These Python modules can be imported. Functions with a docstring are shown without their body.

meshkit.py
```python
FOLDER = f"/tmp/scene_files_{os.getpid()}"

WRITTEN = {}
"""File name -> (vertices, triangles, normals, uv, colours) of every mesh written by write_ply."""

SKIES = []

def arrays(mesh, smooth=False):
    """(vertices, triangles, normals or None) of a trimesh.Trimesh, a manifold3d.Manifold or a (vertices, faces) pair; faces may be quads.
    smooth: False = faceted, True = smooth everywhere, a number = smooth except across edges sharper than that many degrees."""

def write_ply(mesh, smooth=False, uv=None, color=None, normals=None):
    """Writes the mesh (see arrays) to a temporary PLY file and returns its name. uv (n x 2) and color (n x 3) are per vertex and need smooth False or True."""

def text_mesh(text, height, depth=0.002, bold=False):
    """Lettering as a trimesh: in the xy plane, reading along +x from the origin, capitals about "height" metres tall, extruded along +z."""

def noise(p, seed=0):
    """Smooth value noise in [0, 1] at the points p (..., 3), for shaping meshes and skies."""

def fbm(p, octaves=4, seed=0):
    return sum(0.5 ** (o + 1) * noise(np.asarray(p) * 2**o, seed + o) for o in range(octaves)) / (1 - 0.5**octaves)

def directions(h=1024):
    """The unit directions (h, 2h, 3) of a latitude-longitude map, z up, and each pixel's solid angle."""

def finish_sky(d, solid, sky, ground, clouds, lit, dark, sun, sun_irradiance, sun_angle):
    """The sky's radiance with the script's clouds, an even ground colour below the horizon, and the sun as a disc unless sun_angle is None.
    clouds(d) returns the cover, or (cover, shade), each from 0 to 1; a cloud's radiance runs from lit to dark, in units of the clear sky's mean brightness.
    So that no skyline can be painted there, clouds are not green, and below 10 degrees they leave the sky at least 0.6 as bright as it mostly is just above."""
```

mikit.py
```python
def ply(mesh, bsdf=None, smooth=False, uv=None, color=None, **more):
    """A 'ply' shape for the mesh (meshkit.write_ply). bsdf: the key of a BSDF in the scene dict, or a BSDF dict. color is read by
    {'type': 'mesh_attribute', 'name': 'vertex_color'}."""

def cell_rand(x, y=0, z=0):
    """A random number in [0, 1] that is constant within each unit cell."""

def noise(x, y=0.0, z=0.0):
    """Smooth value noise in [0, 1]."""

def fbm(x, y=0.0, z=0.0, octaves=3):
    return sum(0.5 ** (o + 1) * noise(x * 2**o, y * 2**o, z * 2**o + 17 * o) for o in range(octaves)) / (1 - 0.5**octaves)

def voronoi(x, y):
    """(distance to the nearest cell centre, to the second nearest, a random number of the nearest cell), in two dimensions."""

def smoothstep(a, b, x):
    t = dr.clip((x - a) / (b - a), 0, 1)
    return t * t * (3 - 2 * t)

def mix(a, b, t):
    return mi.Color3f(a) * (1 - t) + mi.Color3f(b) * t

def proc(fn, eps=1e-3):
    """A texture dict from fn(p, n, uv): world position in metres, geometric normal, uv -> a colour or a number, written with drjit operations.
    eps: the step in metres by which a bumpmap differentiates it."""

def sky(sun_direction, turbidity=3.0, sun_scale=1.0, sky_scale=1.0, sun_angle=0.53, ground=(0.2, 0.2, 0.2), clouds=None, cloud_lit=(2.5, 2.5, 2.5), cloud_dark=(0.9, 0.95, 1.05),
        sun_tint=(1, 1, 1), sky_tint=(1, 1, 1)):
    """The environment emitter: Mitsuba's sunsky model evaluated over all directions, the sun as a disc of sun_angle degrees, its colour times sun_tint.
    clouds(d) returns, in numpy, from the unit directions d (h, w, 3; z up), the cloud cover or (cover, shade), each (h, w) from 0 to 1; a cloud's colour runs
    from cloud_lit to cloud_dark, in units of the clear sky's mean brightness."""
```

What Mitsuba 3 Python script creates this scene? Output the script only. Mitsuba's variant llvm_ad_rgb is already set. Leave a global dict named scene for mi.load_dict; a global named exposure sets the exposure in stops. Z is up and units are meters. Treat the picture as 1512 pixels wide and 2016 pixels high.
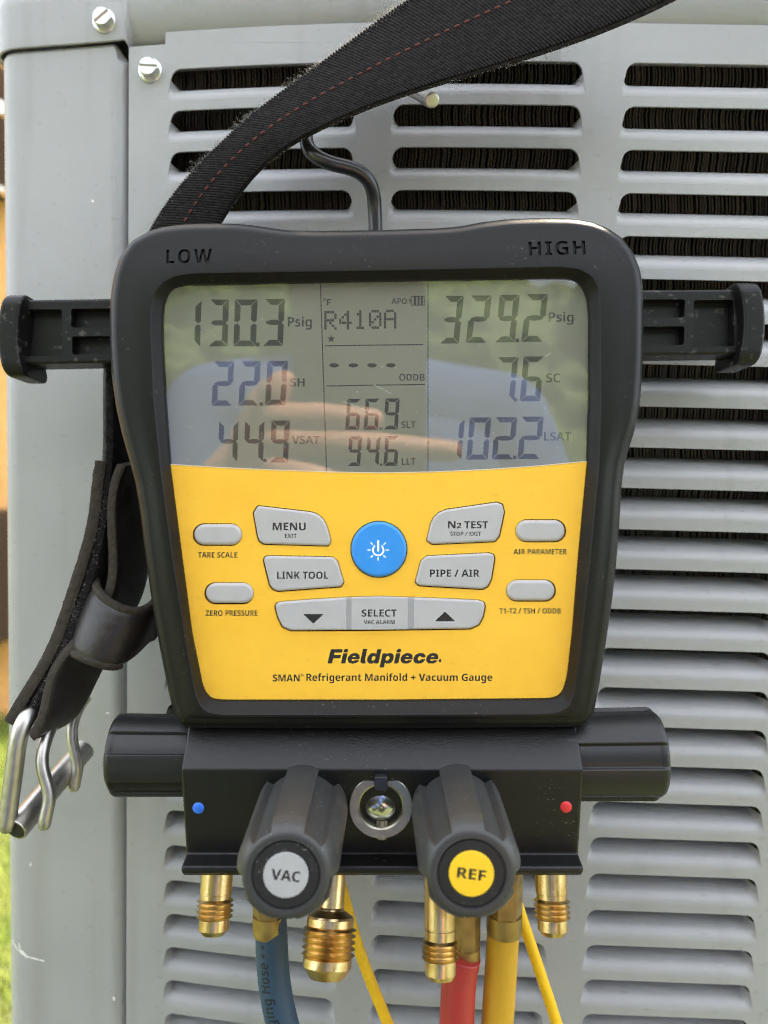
import math, glob, random
import numpy as np, trimesh, manifold3d as m3, mapbox_earcut as earcut
import mitsuba as mi, drjit as dr
import mikit
from meshkit import fbm as nfbm
from shapely.geometry import Polygon, MultiPolygon, Point, LineString, box
from shapely import affinity
from shapely.ops import unary_union
from PIL import Image, ImageDraw, ImageFont

rng = np.random.default_rng(7)
T = mi.ScalarTransform4f
scene, labels = {}, {}

# ------------------------------------------------------------------ camera, sky, exposure
F, CX, CY = 1516.0, 756.0, 1008.0            # focal length and centre, in pixels of the photograph
D = 0.25                                     # lens to the front of the gauge
pt, ro = math.radians(4.0), math.radians(1.5)
FW = np.array([0, math.cos(pt), -math.sin(pt)])
U0 = np.array([0, math.sin(pt), math.cos(pt)])
RR = np.array([1.0, 0, 0]) * math.cos(ro) + U0 * math.sin(ro)
UU = U0 * math.cos(ro) - np.array([1.0, 0, 0]) * math.sin(ro)
CAM = np.array([0, 0, 0.62])
GAUGE = np.eye(4)                            # frame of the gauge: x right, y up, h out towards the viewer
GAUGE[:3, 0], GAUGE[:3, 1], GAUGE[:3, 2], GAUGE[:3, 3] = RR, UU, -FW, CAM + FW * D

scene['camera'] = {'type': 'thinlens', 'fov': 2 * math.degrees(math.atan(756 / F)), 'fov_axis': 'x', 'near_clip': 0.01, 'far_clip': 100.0,
                   'aperture_radius': 0.0014, 'focus_distance': 0.262,
                   'to_world': T().look_at(origin=CAM.tolist(), target=(CAM + FW).tolist(), up=UU.tolist())}


def clouds(d):
    n = nfbm(d * np.array([3.0, 3.0, 6.0]), 4, 3)
    return np.clip(0.35 + 0.7 * n, 0, 1), np.clip((n - 0.4) * 1.6, 0, 1)


scene['sky'] = mikit.sky((0.36, 0.385, 0.87), turbidity=3, sun_scale=1.0, sun_angle=1.0, clouds=clouds, cloud_lit=(2.24, 2.27, 2.28), cloud_dark=(1.22, 1.22, 1.22))
exposure = 4.05

# ------------------------------------------------------------------ materials
N, FB, SS, MX, VO, CR = mikit.noise, mikit.fbm, mikit.smoothstep, mikit.mix, mikit.voronoi, mikit.cell_rand


def principled(color, rough=0.5, **more):
    c = mikit.proc(color) if callable(color) else {'type': 'rgb', 'value': list(color)}
    r = mikit.proc(rough) if callable(rough) else float(rough)
    return {'type': 'principled', 'base_color': c, 'roughness': r, **more}


def mat(name, color, rough=0.5, bump=None, scale=1.0, eps=2e-4, **more):
    b = principled(color, rough, **more)
    if bump is not None:
        b = {'type': 'bumpmap', 'texture': mikit.proc(bump, eps), 'scale': scale, 'bsdf': b}
    scene[name] = {'type': 'twosided', 'bsdf': b}
    return name


def fine(p, k):
    return N(p.x * k, p.y * k, p.z * k)


orange_peel = lambda p, n, uv: 0.00006 * fine(p, 900.0) + 0.00005 * fine(p, 2300.0)
pebble = lambda p, n, uv: 0.00009 * fine(p, 2600.0) + 0.00005 * fine(p, 5200.0)
soft_grain = lambda p, n, uv: 0.00003 * fine(p, 3000.0)


def dusty(base, dust, amount=0.82):
    def fn(p, n, uv):
        s = SS(amount, amount + 0.04, fine(p, 1500.0)) * SS(0.45, 0.8, fine(p, 70.0))
        c = MX(base, [x * 1.35 for x in base], FB(p.x * 90.0, p.y * 90.0, p.z * 90.0))
        return MX(c, dust, s * 0.6)
    return fn


def paint_colour(p, n, uv):
    g = FB(p.x * 14.0, p.y * 14.0, p.z * 14.0)
    s = SS(0.86, 0.93, fine(p, 420.0)) * 0.25
    streak = SS(0.50, 0.85, FB(p.x * 130.0, p.y * 30.0, p.z * 5.0)) * SS(0.35, 0.7, FB(p.x * 20.0, p.y * 9.0, p.z * 9.0))
    c = MX((0.322, 0.325, 0.328), (0.362, 0.365, 0.367), SS(0.25, 0.75, g))
    c = MX(c, (0.22, 0.205, 0.185), streak * 0.36)
    return MX(c, (0.21, 0.20, 0.185), s)


mat('paint', paint_colour, 0.34, orange_peel, 1.0, specular=0.5)
mat('paint_chip', (0.78, 0.77, 0.74), 0.6)
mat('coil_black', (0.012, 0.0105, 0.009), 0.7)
mat('coil_fin', lambda p, n, uv: MX((0.075, 0.061, 0.048), (0.12, 0.10, 0.08), N(p.x * 640.0, p.z * 60.0)), 0.55)
mat('rubber', dusty((0.0062, 0.006, 0.0057), (0.13, 0.12, 0.10), 0.87), 0.36, soft_grain, 1.0, specular=0.25)
mat('worn_rubber', lambda p, n, uv: MX((0.006, 0.0058, 0.0056), (0.09, 0.085, 0.075), SS(0.62, 0.85, FB(p.x * 420.0, p.y * 420.0, p.z * 420.0)) * 0.8), 0.40, soft_grain, 1.0, specular=0.3)
mat('cast_black', dusty((0.0035, 0.0034, 0.0033), (0.14, 0.13, 0.11), 0.88), 0.42, pebble, 0.6, specular=0.5)
mat('side_knob_black', dusty((0.010, 0.010, 0.0098), (0.15, 0.14, 0.13), 0.88), 0.36, soft_grain, 1.0, specular=0.45)
mat('knob_black', dusty((0.034, 0.034, 0.033), (0.18, 0.17, 0.16), 0.88), 0.40, soft_grain, 1.0, specular=0.5)
mat('engraved', (0.008, 0.008, 0.008), 0.6)
mat('hollow_black', dusty((0.010, 0.010, 0.010), (0.2, 0.18, 0.15), 0.80), 0.55)
mat('yellow_plate', lambda p, n, uv: MX(MX((0.81, 0.44, 0.026), (0.86, 0.505, 0.038), FB(p.x * 60.0, p.y * 60.0, p.z * 60.0)), (0.36, 0.19, 0.03), SS(0.90, 0.95, fine(p, 800.0)) * 0.15), lambda p, n, uv: 0.30 + 0.22 * FB(p.x * 110.0, p.y * 110.0, p.z * 110.0), soft_grain, 0.6)
mat('button_grey', lambda p, n, uv: MX((0.385, 0.38, 0.375), (0.43, 0.425, 0.42), FB(p.x * 200.0, p.y * 200.0, p.z * 200.0)), 0.36)
mat('button_groove', (0.30, 0.30, 0.30), 0.45)
mat('button_blue', (0.035, 0.26, 0.70), 0.35)
mat('ink', (0.012, 0.011, 0.010), 0.5)
mat('white_ink', (0.80, 0.82, 0.84), 0.5)
mat('cap_white', (0.40, 0.40, 0.405), 0.5)
mat('eye_white', (0.7, 0.7, 0.7), 0.4)
mat('cap_yellow', (0.88, 0.56, 0.018), 0.42)
mat('dot_blue', (0.03, 0.16, 0.72), 0.3)
mat('dot_red', (0.62, 0.03, 0.035), 0.3)
mat('lcd_grey', lambda p, n, uv: MX((0.175, 0.18, 0.138), (0.195, 0.20, 0.155), FB(p.x * 40.0, p.y * 40.0, p.z * 40.0)), 0.6)
mat('lcd_segment', (0.035, 0.036, 0.030), 0.6)
mat('dust', (0.42, 0.42, 0.38), 0.8)
mat('lens_edge', (0.62, 0.55, 0.43), 0.3)
scene['lens_glass'] = {'type': 'thindielectric', 'int_ior': 1.52}
scene['sight_dome'] = {'type': 'dielectric', 'int_ior': 1.5}


def brass_colour(p, n, uv):
    t = FB(p.x * 260.0, p.y * 260.0, p.z * 120.0)
    return MX((0.78, 0.58, 0.30), (0.56, 0.37, 0.15), SS(0.42, 0.75, t))


brass_rough = lambda p, n, uv: 0.17 + 0.24 * FB(p.x * 400.0, p.y * 400.0, p.z * 400.0)
mat('brass', brass_colour, brass_rough, lambda p, n, uv: 0.00003 * fine(p, 1500.0), 1.0, metallic=1.0)
mat('old_brass', lambda p, n, uv: MX((0.52, 0.37, 0.13), (0.30, 0.20, 0.07), fine(p, 300.0)), 0.42, metallic=0.85)
mat('steel', lambda p, n, uv: MX((0.56, 0.54, 0.50), (0.44, 0.42, 0.38), fine(p, 420.0)), 0.36, metallic=1.0)
mat('dull_metal', (0.30, 0.31, 0.26), 0.25, metallic=1.0)
mat('bulb_metal', (0.62, 0.64, 0.58), 0.16, metallic=1.0)
mat('chrome', (0.80, 0.79, 0.74), 0.10, metallic=1.0)
mat('nickel', lambda p, n, uv: MX((0.46, 0.44, 0.36), (0.36, 0.34, 0.27), fine(p, 500.0)), 0.36, metallic=1.0)
mat('zinc', (0.66, 0.65, 0.62), 0.30, lambda p, n, uv: 0.00004 * fine(p, 1300.0), 1.0, metallic=1.0)
mat('rod_black', (0.018, 0.018, 0.020), 0.25, specular=0.6)
mat('webbing', lambda p, n, uv: MX((0.008, 0.0074, 0.0078), (0.022, 0.020, 0.021), fine(p, 900.0)), 0.9, lambda p, n, uv: 0.0001 * fine(p, 1500.0), 1.0, specular=0.2)
mat('fuzz_hair', (0.42, 0.40, 0.38), 0.8)
mat('red_thread', lambda p, n, uv: MX((0.13, 0.028, 0.022), (0.07, 0.016, 0.014), fine(p, 1500.0)), 0.8)
mat('leather', lambda p, n, uv: MX((0.010, 0.008, 0.0075), (0.022, 0.017, 0.015), FB(p.x * 120.0, p.y * 120.0, p.z * 120.0)), 0.42, lambda p, n, uv: 0.0002 * FB(p.x * 500.0, p.y * 500.0, p.z * 500.0), 1.0)
mat('leather_edge', lambda p, n, uv: MX((0.014, 0.011, 0.008), (0.046, 0.037, 0.025), FB(p.x * 700.0, p.y * 700.0, p.z * 700.0)), 0.9, lambda p, n, uv: 0.0004 * fine(p, 1300.0), 1.0)
mat('hose_blue', lambda p, n, uv: MX((0.020, 0.048, 0.088), (0.028, 0.062, 0.108), FB(p.x * 150.0, p.y * 150.0, p.z * 40.0)), 0.45)
mat('hose_print', (0.009, 0.016, 0.026), 0.5)
mat('hose_red', lambda p, n, uv: MX((0.43, 0.032, 0.024), (0.34, 0.036, 0.034), FB(p.x * 110.0, p.y * 110.0, p.z * 60.0)), 0.42)
mat('hose_yellow', lambda p, n, uv: MX((0.58, 0.33, 0.018), (0.50, 0.28, 0.016), FB(p.x * 110.0, p.y * 110.0, p.z * 60.0)), 0.5)
mat('cord_yellow', (0.86, 0.52, 0.012), 0.4)
mat('stucco', lambda p, n, uv: MX((0.86, 0.46, 0.17), (0.82, 0.40, 0.13), FB(p.x * 9.0, p.y * 9.0, p.z * 9.0)), 0.9, lambda p, n, uv: 0.003 * FB(p.x * 60.0, p.y * 60.0, p.z * 60.0), 1.0, 1e-3)
mat('box_dark', (0.022, 0.021, 0.024), 0.4)
mat('soil_lawn', lambda p, n, uv: MX((0.050, 0.066, 0.026), (0.068, 0.082, 0.036), FB(p.x * 12.0, p.y * 12.0)), 0.9)
scene['blade'] = {'type': 'principledthin', 'base_color': mikit.proc(lambda p, n, uv: MX((0.22, 0.32, 0.06), (0.38, 0.41, 0.14), fine(p, 30.0))), 'roughness': 0.6, 'diff_trans': 1.0}
mat('hedge_leaf', lambda p, n, uv: MX((0.05, 0.095, 0.02), (0.10, 0.15, 0.04), FB(p.x * 9.0, p.y * 9.0, p.z * 9.0)), 0.8)
mat('skin', lambda p, n, uv: MX((0.46, 0.26, 0.18), (0.42, 0.22, 0.15), fine(p, 200.0)), 0.5)
mat('shirt_blue', lambda p, n, uv: MX((0.055, 0.095, 0.25), (0.07, 0.115, 0.30), fine(p, 40.0)), 0.85)
mat('jeans', (0.04, 0.06, 0.12), 0.9)
mat('dark_hair', (0.03, 0.02, 0.015), 0.6)
mat('boot', (0.06, 0.04, 0.03), 0.6)
mat('phone_black', (0.012, 0.012, 0.013), 0.35)


# ------------------------------------------------------------------ mesh helpers
def numbered(key):
    if key not in scene and key not in labels and not any(k.startswith(key + '__') for k in scene):
        return key
    i = 1
    while f'{key}_{i:03d}' in scene or f'{key}_{i:03d}' in labels or any(k.startswith(f'{key}_{i:03d}__') for k in scene):
        i += 1
    return f'{key}_{i:03d}'


def to_tri(mesh):
    if isinstance(mesh, trimesh.Trimesh):
        return mesh
    if hasattr(mesh, 'to_mesh'):
        m = mesh.to_mesh()
        return trimesh.Trimesh(np.asarray(m.vert_properties)[:, :3], np.asarray(m.tri_verts), process=False)
    v, f = np.asarray(mesh[0], float), np.asarray(mesh[1], int)
    if f.shape[1] == 4:
        f = np.vstack([f[:, [0, 1, 2]], f[:, [0, 2, 3]]])
    return trimesh.Trimesh(v, f, process=False)


def put(key, mesh, bsdf, smooth=False, frame=None, **props):
    key = numbered(key)
    if isinstance(mesh, list):
        mesh = trimesh.util.concatenate([to_tri(m) for m in mesh])
    m = to_tri(mesh).copy()
    if frame is not None:
        m.apply_transform(frame)
    scene[key] = mikit.ply(m, bsdf, smooth=smooth)
    if props:
        labels[key] = props
    return key


def g(key, mesh, bsdf, smooth=False, **props):          # in the gauge's frame
    return put(key, mesh, bsdf, smooth, GAUGE, **props)


def tag(key, label, category=None, group=None, kind=None):
    d = {'label': label}
    if category: d['category'] = category
    if group: d['group'] = group
    if kind: d['kind'] = kind
    labels[key] = d


def dv(px, py, h=0.0):
    s = (D - h) / F
    return np.array([(px - CX) * s, -(py - CY) * s, h])


def dz(px, py, z):                                       # the same with the distance from the lens
    return dv(px, py, D - z)


def mpoly(pts, h=0.0):                                   # photo pixels measured at height h -> shapely, metres
    p = np.asarray(pts, float)
    return Polygon(np.stack([(p[:, 0] - CX), -(p[:, 1] - CY)], 1) * (D - h) / F)


def px2m(poly, h=0.0):
    s = (D - h) / F
    return affinity.affine_transform(poly, [s, 0, 0, -s, -CX * s, CY * s])


def rounded(poly, r):
    return poly.buffer(-r, quad_segs=10).buffer(2 * r, quad_segs=10).buffer(-r, quad_segs=10)


def polys(shape):
    return [q for q in getattr(shape, 'geoms', [shape]) if q.geom_type == 'Polygon' and q.area > 1e-12]


def slab(shape, h0, h1):
    out = []
    for q in polys(shape):
        m = trimesh.creation.extrude_polygon(q, h1 - h0, engine='earcut')
        m.apply_translation([0, 0, h0])
        out.append(m)
    return trimesh.util.concatenate(out)


def cap_faces(ring2d, start, flip):
    tri = earcut.triangulate_float64(np.ascontiguousarray(ring2d, float), np.array([len(ring2d)], dtype=np.uint32)).reshape(-1, 3).astype(int)
    a = ring2d[tri]
    area = np.cross(a[:, 1] - a[:, 0], a[:, 2] - a[:, 0]) if False else ((a[:, 1, 0] - a[:, 0, 0]) * (a[:, 2, 1] - a[:, 0, 1]) - (a[:, 1, 1] - a[:, 0, 1]) * (a[:, 2, 0] - a[:, 0, 0]))
    tri = np.where(((area < 0) != flip)[:, None], tri[:, ::-1], tri)
    return tri + start


def loft(rings, caps=(True, True)):
    """Closed rings (n x 3, counter-clockwise seen from +z, going up) joined by quads."""
    n, v = len(rings[0]), np.vstack(rings)
    j = np.arange(n)
    k = (j + 1) % n
    f = []
    for i in range(len(rings) - 1):
        a, b = i * n, (i + 1) * n
        f += [np.stack([a + j, a + k, b + k], 1), np.stack([a + j, b + k, b + j], 1)]
    if caps[0]: f.append(cap_faces(rings[0][:, :2], 0, True))
    if caps[1]: f.append(cap_faces(rings[-1][:, :2], (len(rings) - 1) * n, False))
    return trimesh.Trimesh(v, np.vstack(f), process=False)


def ring_of(poly, step):
    q = Polygon(poly.exterior)
    c = np.array(q.exterior.coords)
    if not q.exterior.is_ccw: c = c[::-1]
    line = LineString(c)
    n = max(12, int(line.length / step))
    return np.array([line.interpolate(t, normalized=True).coords[0] for t in np.arange(n) / n])


def normals2(r):
    t = np.roll(r, -1, 0) - np.roll(r, 1, 0)
    n = np.stack([t[:, 1], -t[:, 0]], 1)
    return n / np.maximum(np.linalg.norm(n, axis=1, keepdims=True), 1e-12)


def pillow(poly, h0, h1, r, step=0.0004, dome=0.0):
    """A pad with a rounded upper edge of radius r."""
    p = ring_of(poly, step)
    n = normals2(p)
    up = lambda q, h: np.column_stack([q, np.full(len(q), h)])
    rings = [up(p, h0)]
    for a in np.linspace(0, math.pi / 2, 7):
        rings.append(up(p - n * r * (1 - math.cos(a)), h1 - r + r * math.sin(a)))
    return loft(rings)


def prism(poly, h0, h1, r, step=0.0006):                 # both ends with rounded rims
    p = ring_of(poly, step)
    n = normals2(p)
    up = lambda q, h: np.column_stack([q, np.full(len(q), h)])
    A = np.linspace(0, math.pi / 2, 5)
    rings = [up(p - n * r * (1 - math.sin(a)), h0 + r * (1 - math.cos(a))) for a in A]
    rings += [up(p - n * r * (1 - math.cos(a)), h1 - r + r * math.sin(a)) for a in A]
    return loft(rings)


def frames(path):
    P = np.asarray(path, float)
    t = np.gradient(P, axis=0)
    t /= np.linalg.norm(t, axis=1, keepdims=True)
    u = np.cross(t[0], [0.3, 0.2, 0.9]); u /= np.linalg.norm(u)
    us = []
    for k in range(len(P)):
        u = u - t[k] * (u @ t[k]); u /= np.linalg.norm(u)
        us.append(u)
    us = np.array(us)
    return P, t, us, np.cross(t, us)


def spline(pts, n):
    from scipy.interpolate import CubicSpline, PchipInterpolator
    p = np.asarray(pts, float)
    s = np.r_[0, np.cumsum(np.linalg.norm(np.diff(p[:, :3], axis=0), axis=1))]
    return CubicSpline(s, p)(np.linspace(0, s[-1], n))


def tube(path, radius, sides=20, caps=True):
    P, t, u, w = frames(path)
    R = np.broadcast_to(radius, (len(P),))
    a = np.arange(sides) / sides * 2 * math.pi
    rings = [P[k] + R[k] * (np.cos(a)[:, None] * u[k] + np.sin(a)[:, None] * w[k]) for k in range(len(P))]
    v = np.vstack(rings + [P[:1], P[-1:]])
    j = np.arange(sides); k2 = (j + 1) % sides
    f = []
    for i in range(len(P) - 1):
        A, B = i * sides, (i + 1) * sides
        f += [np.stack([A + j, A + k2, B + k2], 1), np.stack([A + j, B + k2, B + j], 1)]
    if caps:
        c0, c1, L = len(v) - 2, len(v) - 1, (len(P) - 1) * sides
        f += [np.stack([np.full(sides, c0), k2, j], 1), np.stack([np.full(sides, c1), L + j, L + k2], 1)]
    return trimesh.Trimesh(v, np.vstack(f), process=False)


def ribbon(Ue, Le, thick, bulge=0.0, n=120, m=14, towards=(0, 0, 1)):
    """A band between two edge curves, as a closed sheet of the given thickness; the face looks to +towards."""
    U, L = spline(Ue, n), spline(Le, n)
    C, A = (U + L) / 2, (U - L) / 2
    t = np.gradient(C, axis=0)
    nrm = np.cross(A, t); nrm /= np.linalg.norm(nrm, axis=1, keepdims=True)
    nrm *= np.sign(nrm @ np.asarray(towards, float))[:, None]
    s = np.sin(np.linspace(-1, 1, m) * math.pi / 2)
    edge = np.sqrt(np.maximum(0, 1 - np.abs(s) ** 8))
    sec = [(x, bulge * (1 - x * x) + thick / 2 * e) for x, e in zip(s, edge)] + [(x, bulge * (1 - x * x) - thick / 2 * e) for x, e in zip(s[::-1], edge[::-1])][1:-1]
    rings = [np.array([C[i] + A[i] * x + nrm[i] * y for x, y in sec]) for i in range(n)]
    k, v = len(sec), np.vstack(rings)
    j = np.arange(k); j2 = (j + 1) % k
    f = []
    for i in range(n - 1):
        a, b = i * k, (i + 1) * k
        f += [np.stack([a + j, a + j2, b + j2], 1), np.stack([a + j, b + j2, b + j], 1)]
    f += [np.stack([np.zeros(k - 2, int), j[2:], j[1:-1]], 1), np.stack([np.full(k - 2, (n - 1) * k), (n - 1) * k + j[1:-1], (n - 1) * k + j[2:]], 1)]
    m_ = trimesh.Trimesh(v, np.vstack(f), process=False)
    if m_.volume < 0: m_.invert()
    return m_, U, L, nrm


def lathe(A, B, prof, sides=48, shape=None):
    """prof: (t along A->B, radius in metres)."""
    A, B = np.asarray(A, float), np.asarray(B, float)
    ax = B - A
    d = ax / np.linalg.norm(ax)
    u = np.cross(d, [0.0, 0.0, 1.0]) if abs(d[2]) < 0.9 else np.cross(d, [0.0, 1.0, 0.0])
    u /= np.linalg.norm(u); w = np.cross(d, u)
    a = np.arange(sides) / sides * 2 * math.pi
    rings = []
    for t, r in prof:
        rr = r * (shape(a) if shape else 1.0) * np.ones(sides)
        rings.append(A + ax * t + rr[:, None] * (np.cos(a)[:, None] * u + np.sin(a)[:, None] * w))
    j = np.arange(sides); k = (j + 1) % sides
    f = []
    for i in range(len(prof) - 1):
        p, q = i * sides, (i + 1) * sides
        f += [np.stack([p + j, p + k, q + k], 1), np.stack([p + j, q + k, q + j], 1)]
    v = np.vstack(rings + [[A + ax * prof[0][0], A + ax * prof[-1][0]]])
    L = (len(prof) - 1) * sides
    f += [np.stack([np.full(sides, len(v) - 2), k, j], 1), np.stack([np.full(sides, len(v) - 1), L + j, L + k], 1)]
    return trimesh.Trimesh(v, np.vstack(f), process=False)


# ------------------------------------------------------------------ lettering
def load_font(name, size, axes):
    try:
        f = ImageFont.truetype(glob.glob('/opt/blender-*/*/datafiles/fonts/' + name)[0], size)
        try: f.set_variation_by_axes(axes)
        except Exception: pass
        return f
    except Exception:
        return ImageFont.truetype(glob.glob('/opt/blender-*/*/datafiles/fonts/Inter.woff2')[0], size)


FONTS = {'sans': ('NotoSansKhmer-VariableFont_wdth,wght.woff2', [700, 95]), 'medium': ('NotoSansKhmer-VariableFont_wdth,wght.woff2', [600, 92]),
         'black': ('Inter.woff2', [32, 900]), 'condensed': ('NotoSansKhmer-VariableFont_wdth,wght.woff2', [700, 80])}


def text_shape(text, x0, x1, top, base, font='sans', shear=0.0, angle=0.0, spacing=0):
    """Lettering as a shapely shape in photo pixels (y down): capitals from top to base, ink from x0 to x1."""
    size = 160
    f = load_font(FONTS[font][0], size, FONTS[font][1])
    b = f.getbbox('H', anchor='ls')
    cap = -b[1]
    W = int(f.getlength(text) + spacing * len(text) * size) + 80
    im = Image.new('L', (W, size * 2)); d = ImageDraw.Draw(im)
    x = 30.0
    if spacing:
        for ch in text:
            d.text((x, size * 1.4), ch, 255, font=f, anchor='ls'); x += f.getlength(ch) + spacing * size
    else:
        d.text((x, size * 1.4), text, 255, font=f, anchor='ls')
    on = np.pad(np.asarray(im) > 127, ((0, 0), (1, 1))).astype(np.int8)
    r, s = np.nonzero(np.diff(on, axis=1) == 1)
    e = np.nonzero(np.diff(on, axis=1) == -1)[1]
    shp = unary_union([box(a, q, c, q + 1) for q, a, c in zip(r, s, e)]).buffer(1.0).buffer(-1.0).simplify(1.3)
    shp = affinity.translate(shp, 0, -size * 1.4)
    if shear: shp = affinity.affine_transform(shp, [1, -shear, 0, 1, 0, 0])
    a0, _, a1, _ = shp.bounds
    shp = affinity.affine_transform(shp, [(x1 - x0) / (a1 - a0), 0, 0, (base - top) / cap, x0 - a0 * (x1 - x0) / (a1 - a0), base])
    return affinity.rotate(shp, angle, origin='centroid') if angle else shp


# ------------------------------------------------------------------ surroundings
def sheet(x0, x1, y0, y1, z, nx, ny, amp=0.0):
    X, Y = np.meshgrid(np.linspace(x0, x1, nx), np.linspace(y0, y1, ny))
    Z = z + amp * nfbm(np.stack([X, Y, X * 0], -1) * 1.3, 3, 5)
    i = np.arange(nx * ny).reshape(ny, nx)
    f = np.stack([i[:-1, :-1], i[:-1, 1:], i[1:, 1:], i[1:, :-1]], -1).reshape(-1, 4)
    return to_tri((np.stack([X, Y, Z], -1).reshape(-1, 3), f))


put('lawn', sheet(-30, 30, -30, 30, -0.02, 61, 61, 0.02), 'soil_lawn', True, kind='structure', label='bright green lawn around the grey outdoor unit')
nb = 60000
bx, by = rng.uniform(-1.2, -0.25, nb), rng.uniform(0.25, 1.73, nb)
hh, az, lean, wd = rng.uniform(0.02, 0.055, nb), rng.uniform(0, 2 * math.pi, nb), rng.uniform(0, 0.03, nb), rng.uniform(0.0012, 0.0026, nb)
base = np.stack([bx, by, np.full(nb, -0.02)], 1)
side = np.stack([np.cos(az), np.sin(az), 0 * az], 1) * wd[:, None]
tip = base + np.stack([-np.sin(az) * lean, np.cos(az) * lean, hh], 1)
put('grass', trimesh.Trimesh(np.stack([base - side, base + side, tip], 1).reshape(-1, 3), np.arange(nb * 3).reshape(-1, 3), process=False), 'blade', False,
    kind='stuff', label='sunny short grass blades left of the grey unit')
put('garden_wall', trimesh.creation.box(bounds=[[-3.5, 1.75, -0.05], [-0.62, 1.95, 1.95]]), 'stucco', False, label='orange rendered wall behind the grey unit at the left edge', category='wall')


def rbox(x0, x1, y0, y1, z0, z1, r):
    s = m3.Manifold.sphere(r, 16)
    return m3.Manifold.batch_hull([s.translate([x, y, z]) for x in (x0 + r, x1 - r) for y in (y0 + r, y1 - r) for z in (z0 + r, z1 - r)])


def at_y(px, py, y):
    d = FW + (px - CX) / F * RR - (py - CY) / F * UU
    return CAM + d * (y - CAM[1]) / d[1]


for (a, b, c, lab) in ((130, 385, 0.11, 'upper dark electrical box on the orange wall at the left edge'), (1000, 1265, 0.10, 'lower dark box on the orange wall, above the grass')):
    p0, p1 = at_y(-160, a, 1.70), at_y(16, b, 1.70)
    k = numbered('utility_box')
    put(k + '__case', rbox(p0[0], p1[0], 1.62, 1.749, p1[2], p0[2], 0.012), 'box_dark', 30)
    put(k + '__cover', rbox(p0[0] + 0.02, p1[0] - 0.02, 1.605, 1.625, p1[2] + 0.02, p0[2] - 0.02, 0.006), 'box_dark', 30)
    if a < 500:
        for py in (208, 222, 375):
            q = at_y(4, py, 1.60)
            put(k + '__latch', lathe(q + np.array([0, 0.02, 0]), q + np.array([0, -0.012, 0]), [(0, 0.009), (0.8, 0.009), (1, 0.006)], 20), 'chrome', 30)
    tag(k, lab, 'electrical box' if a < 500 else 'box')

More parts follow.
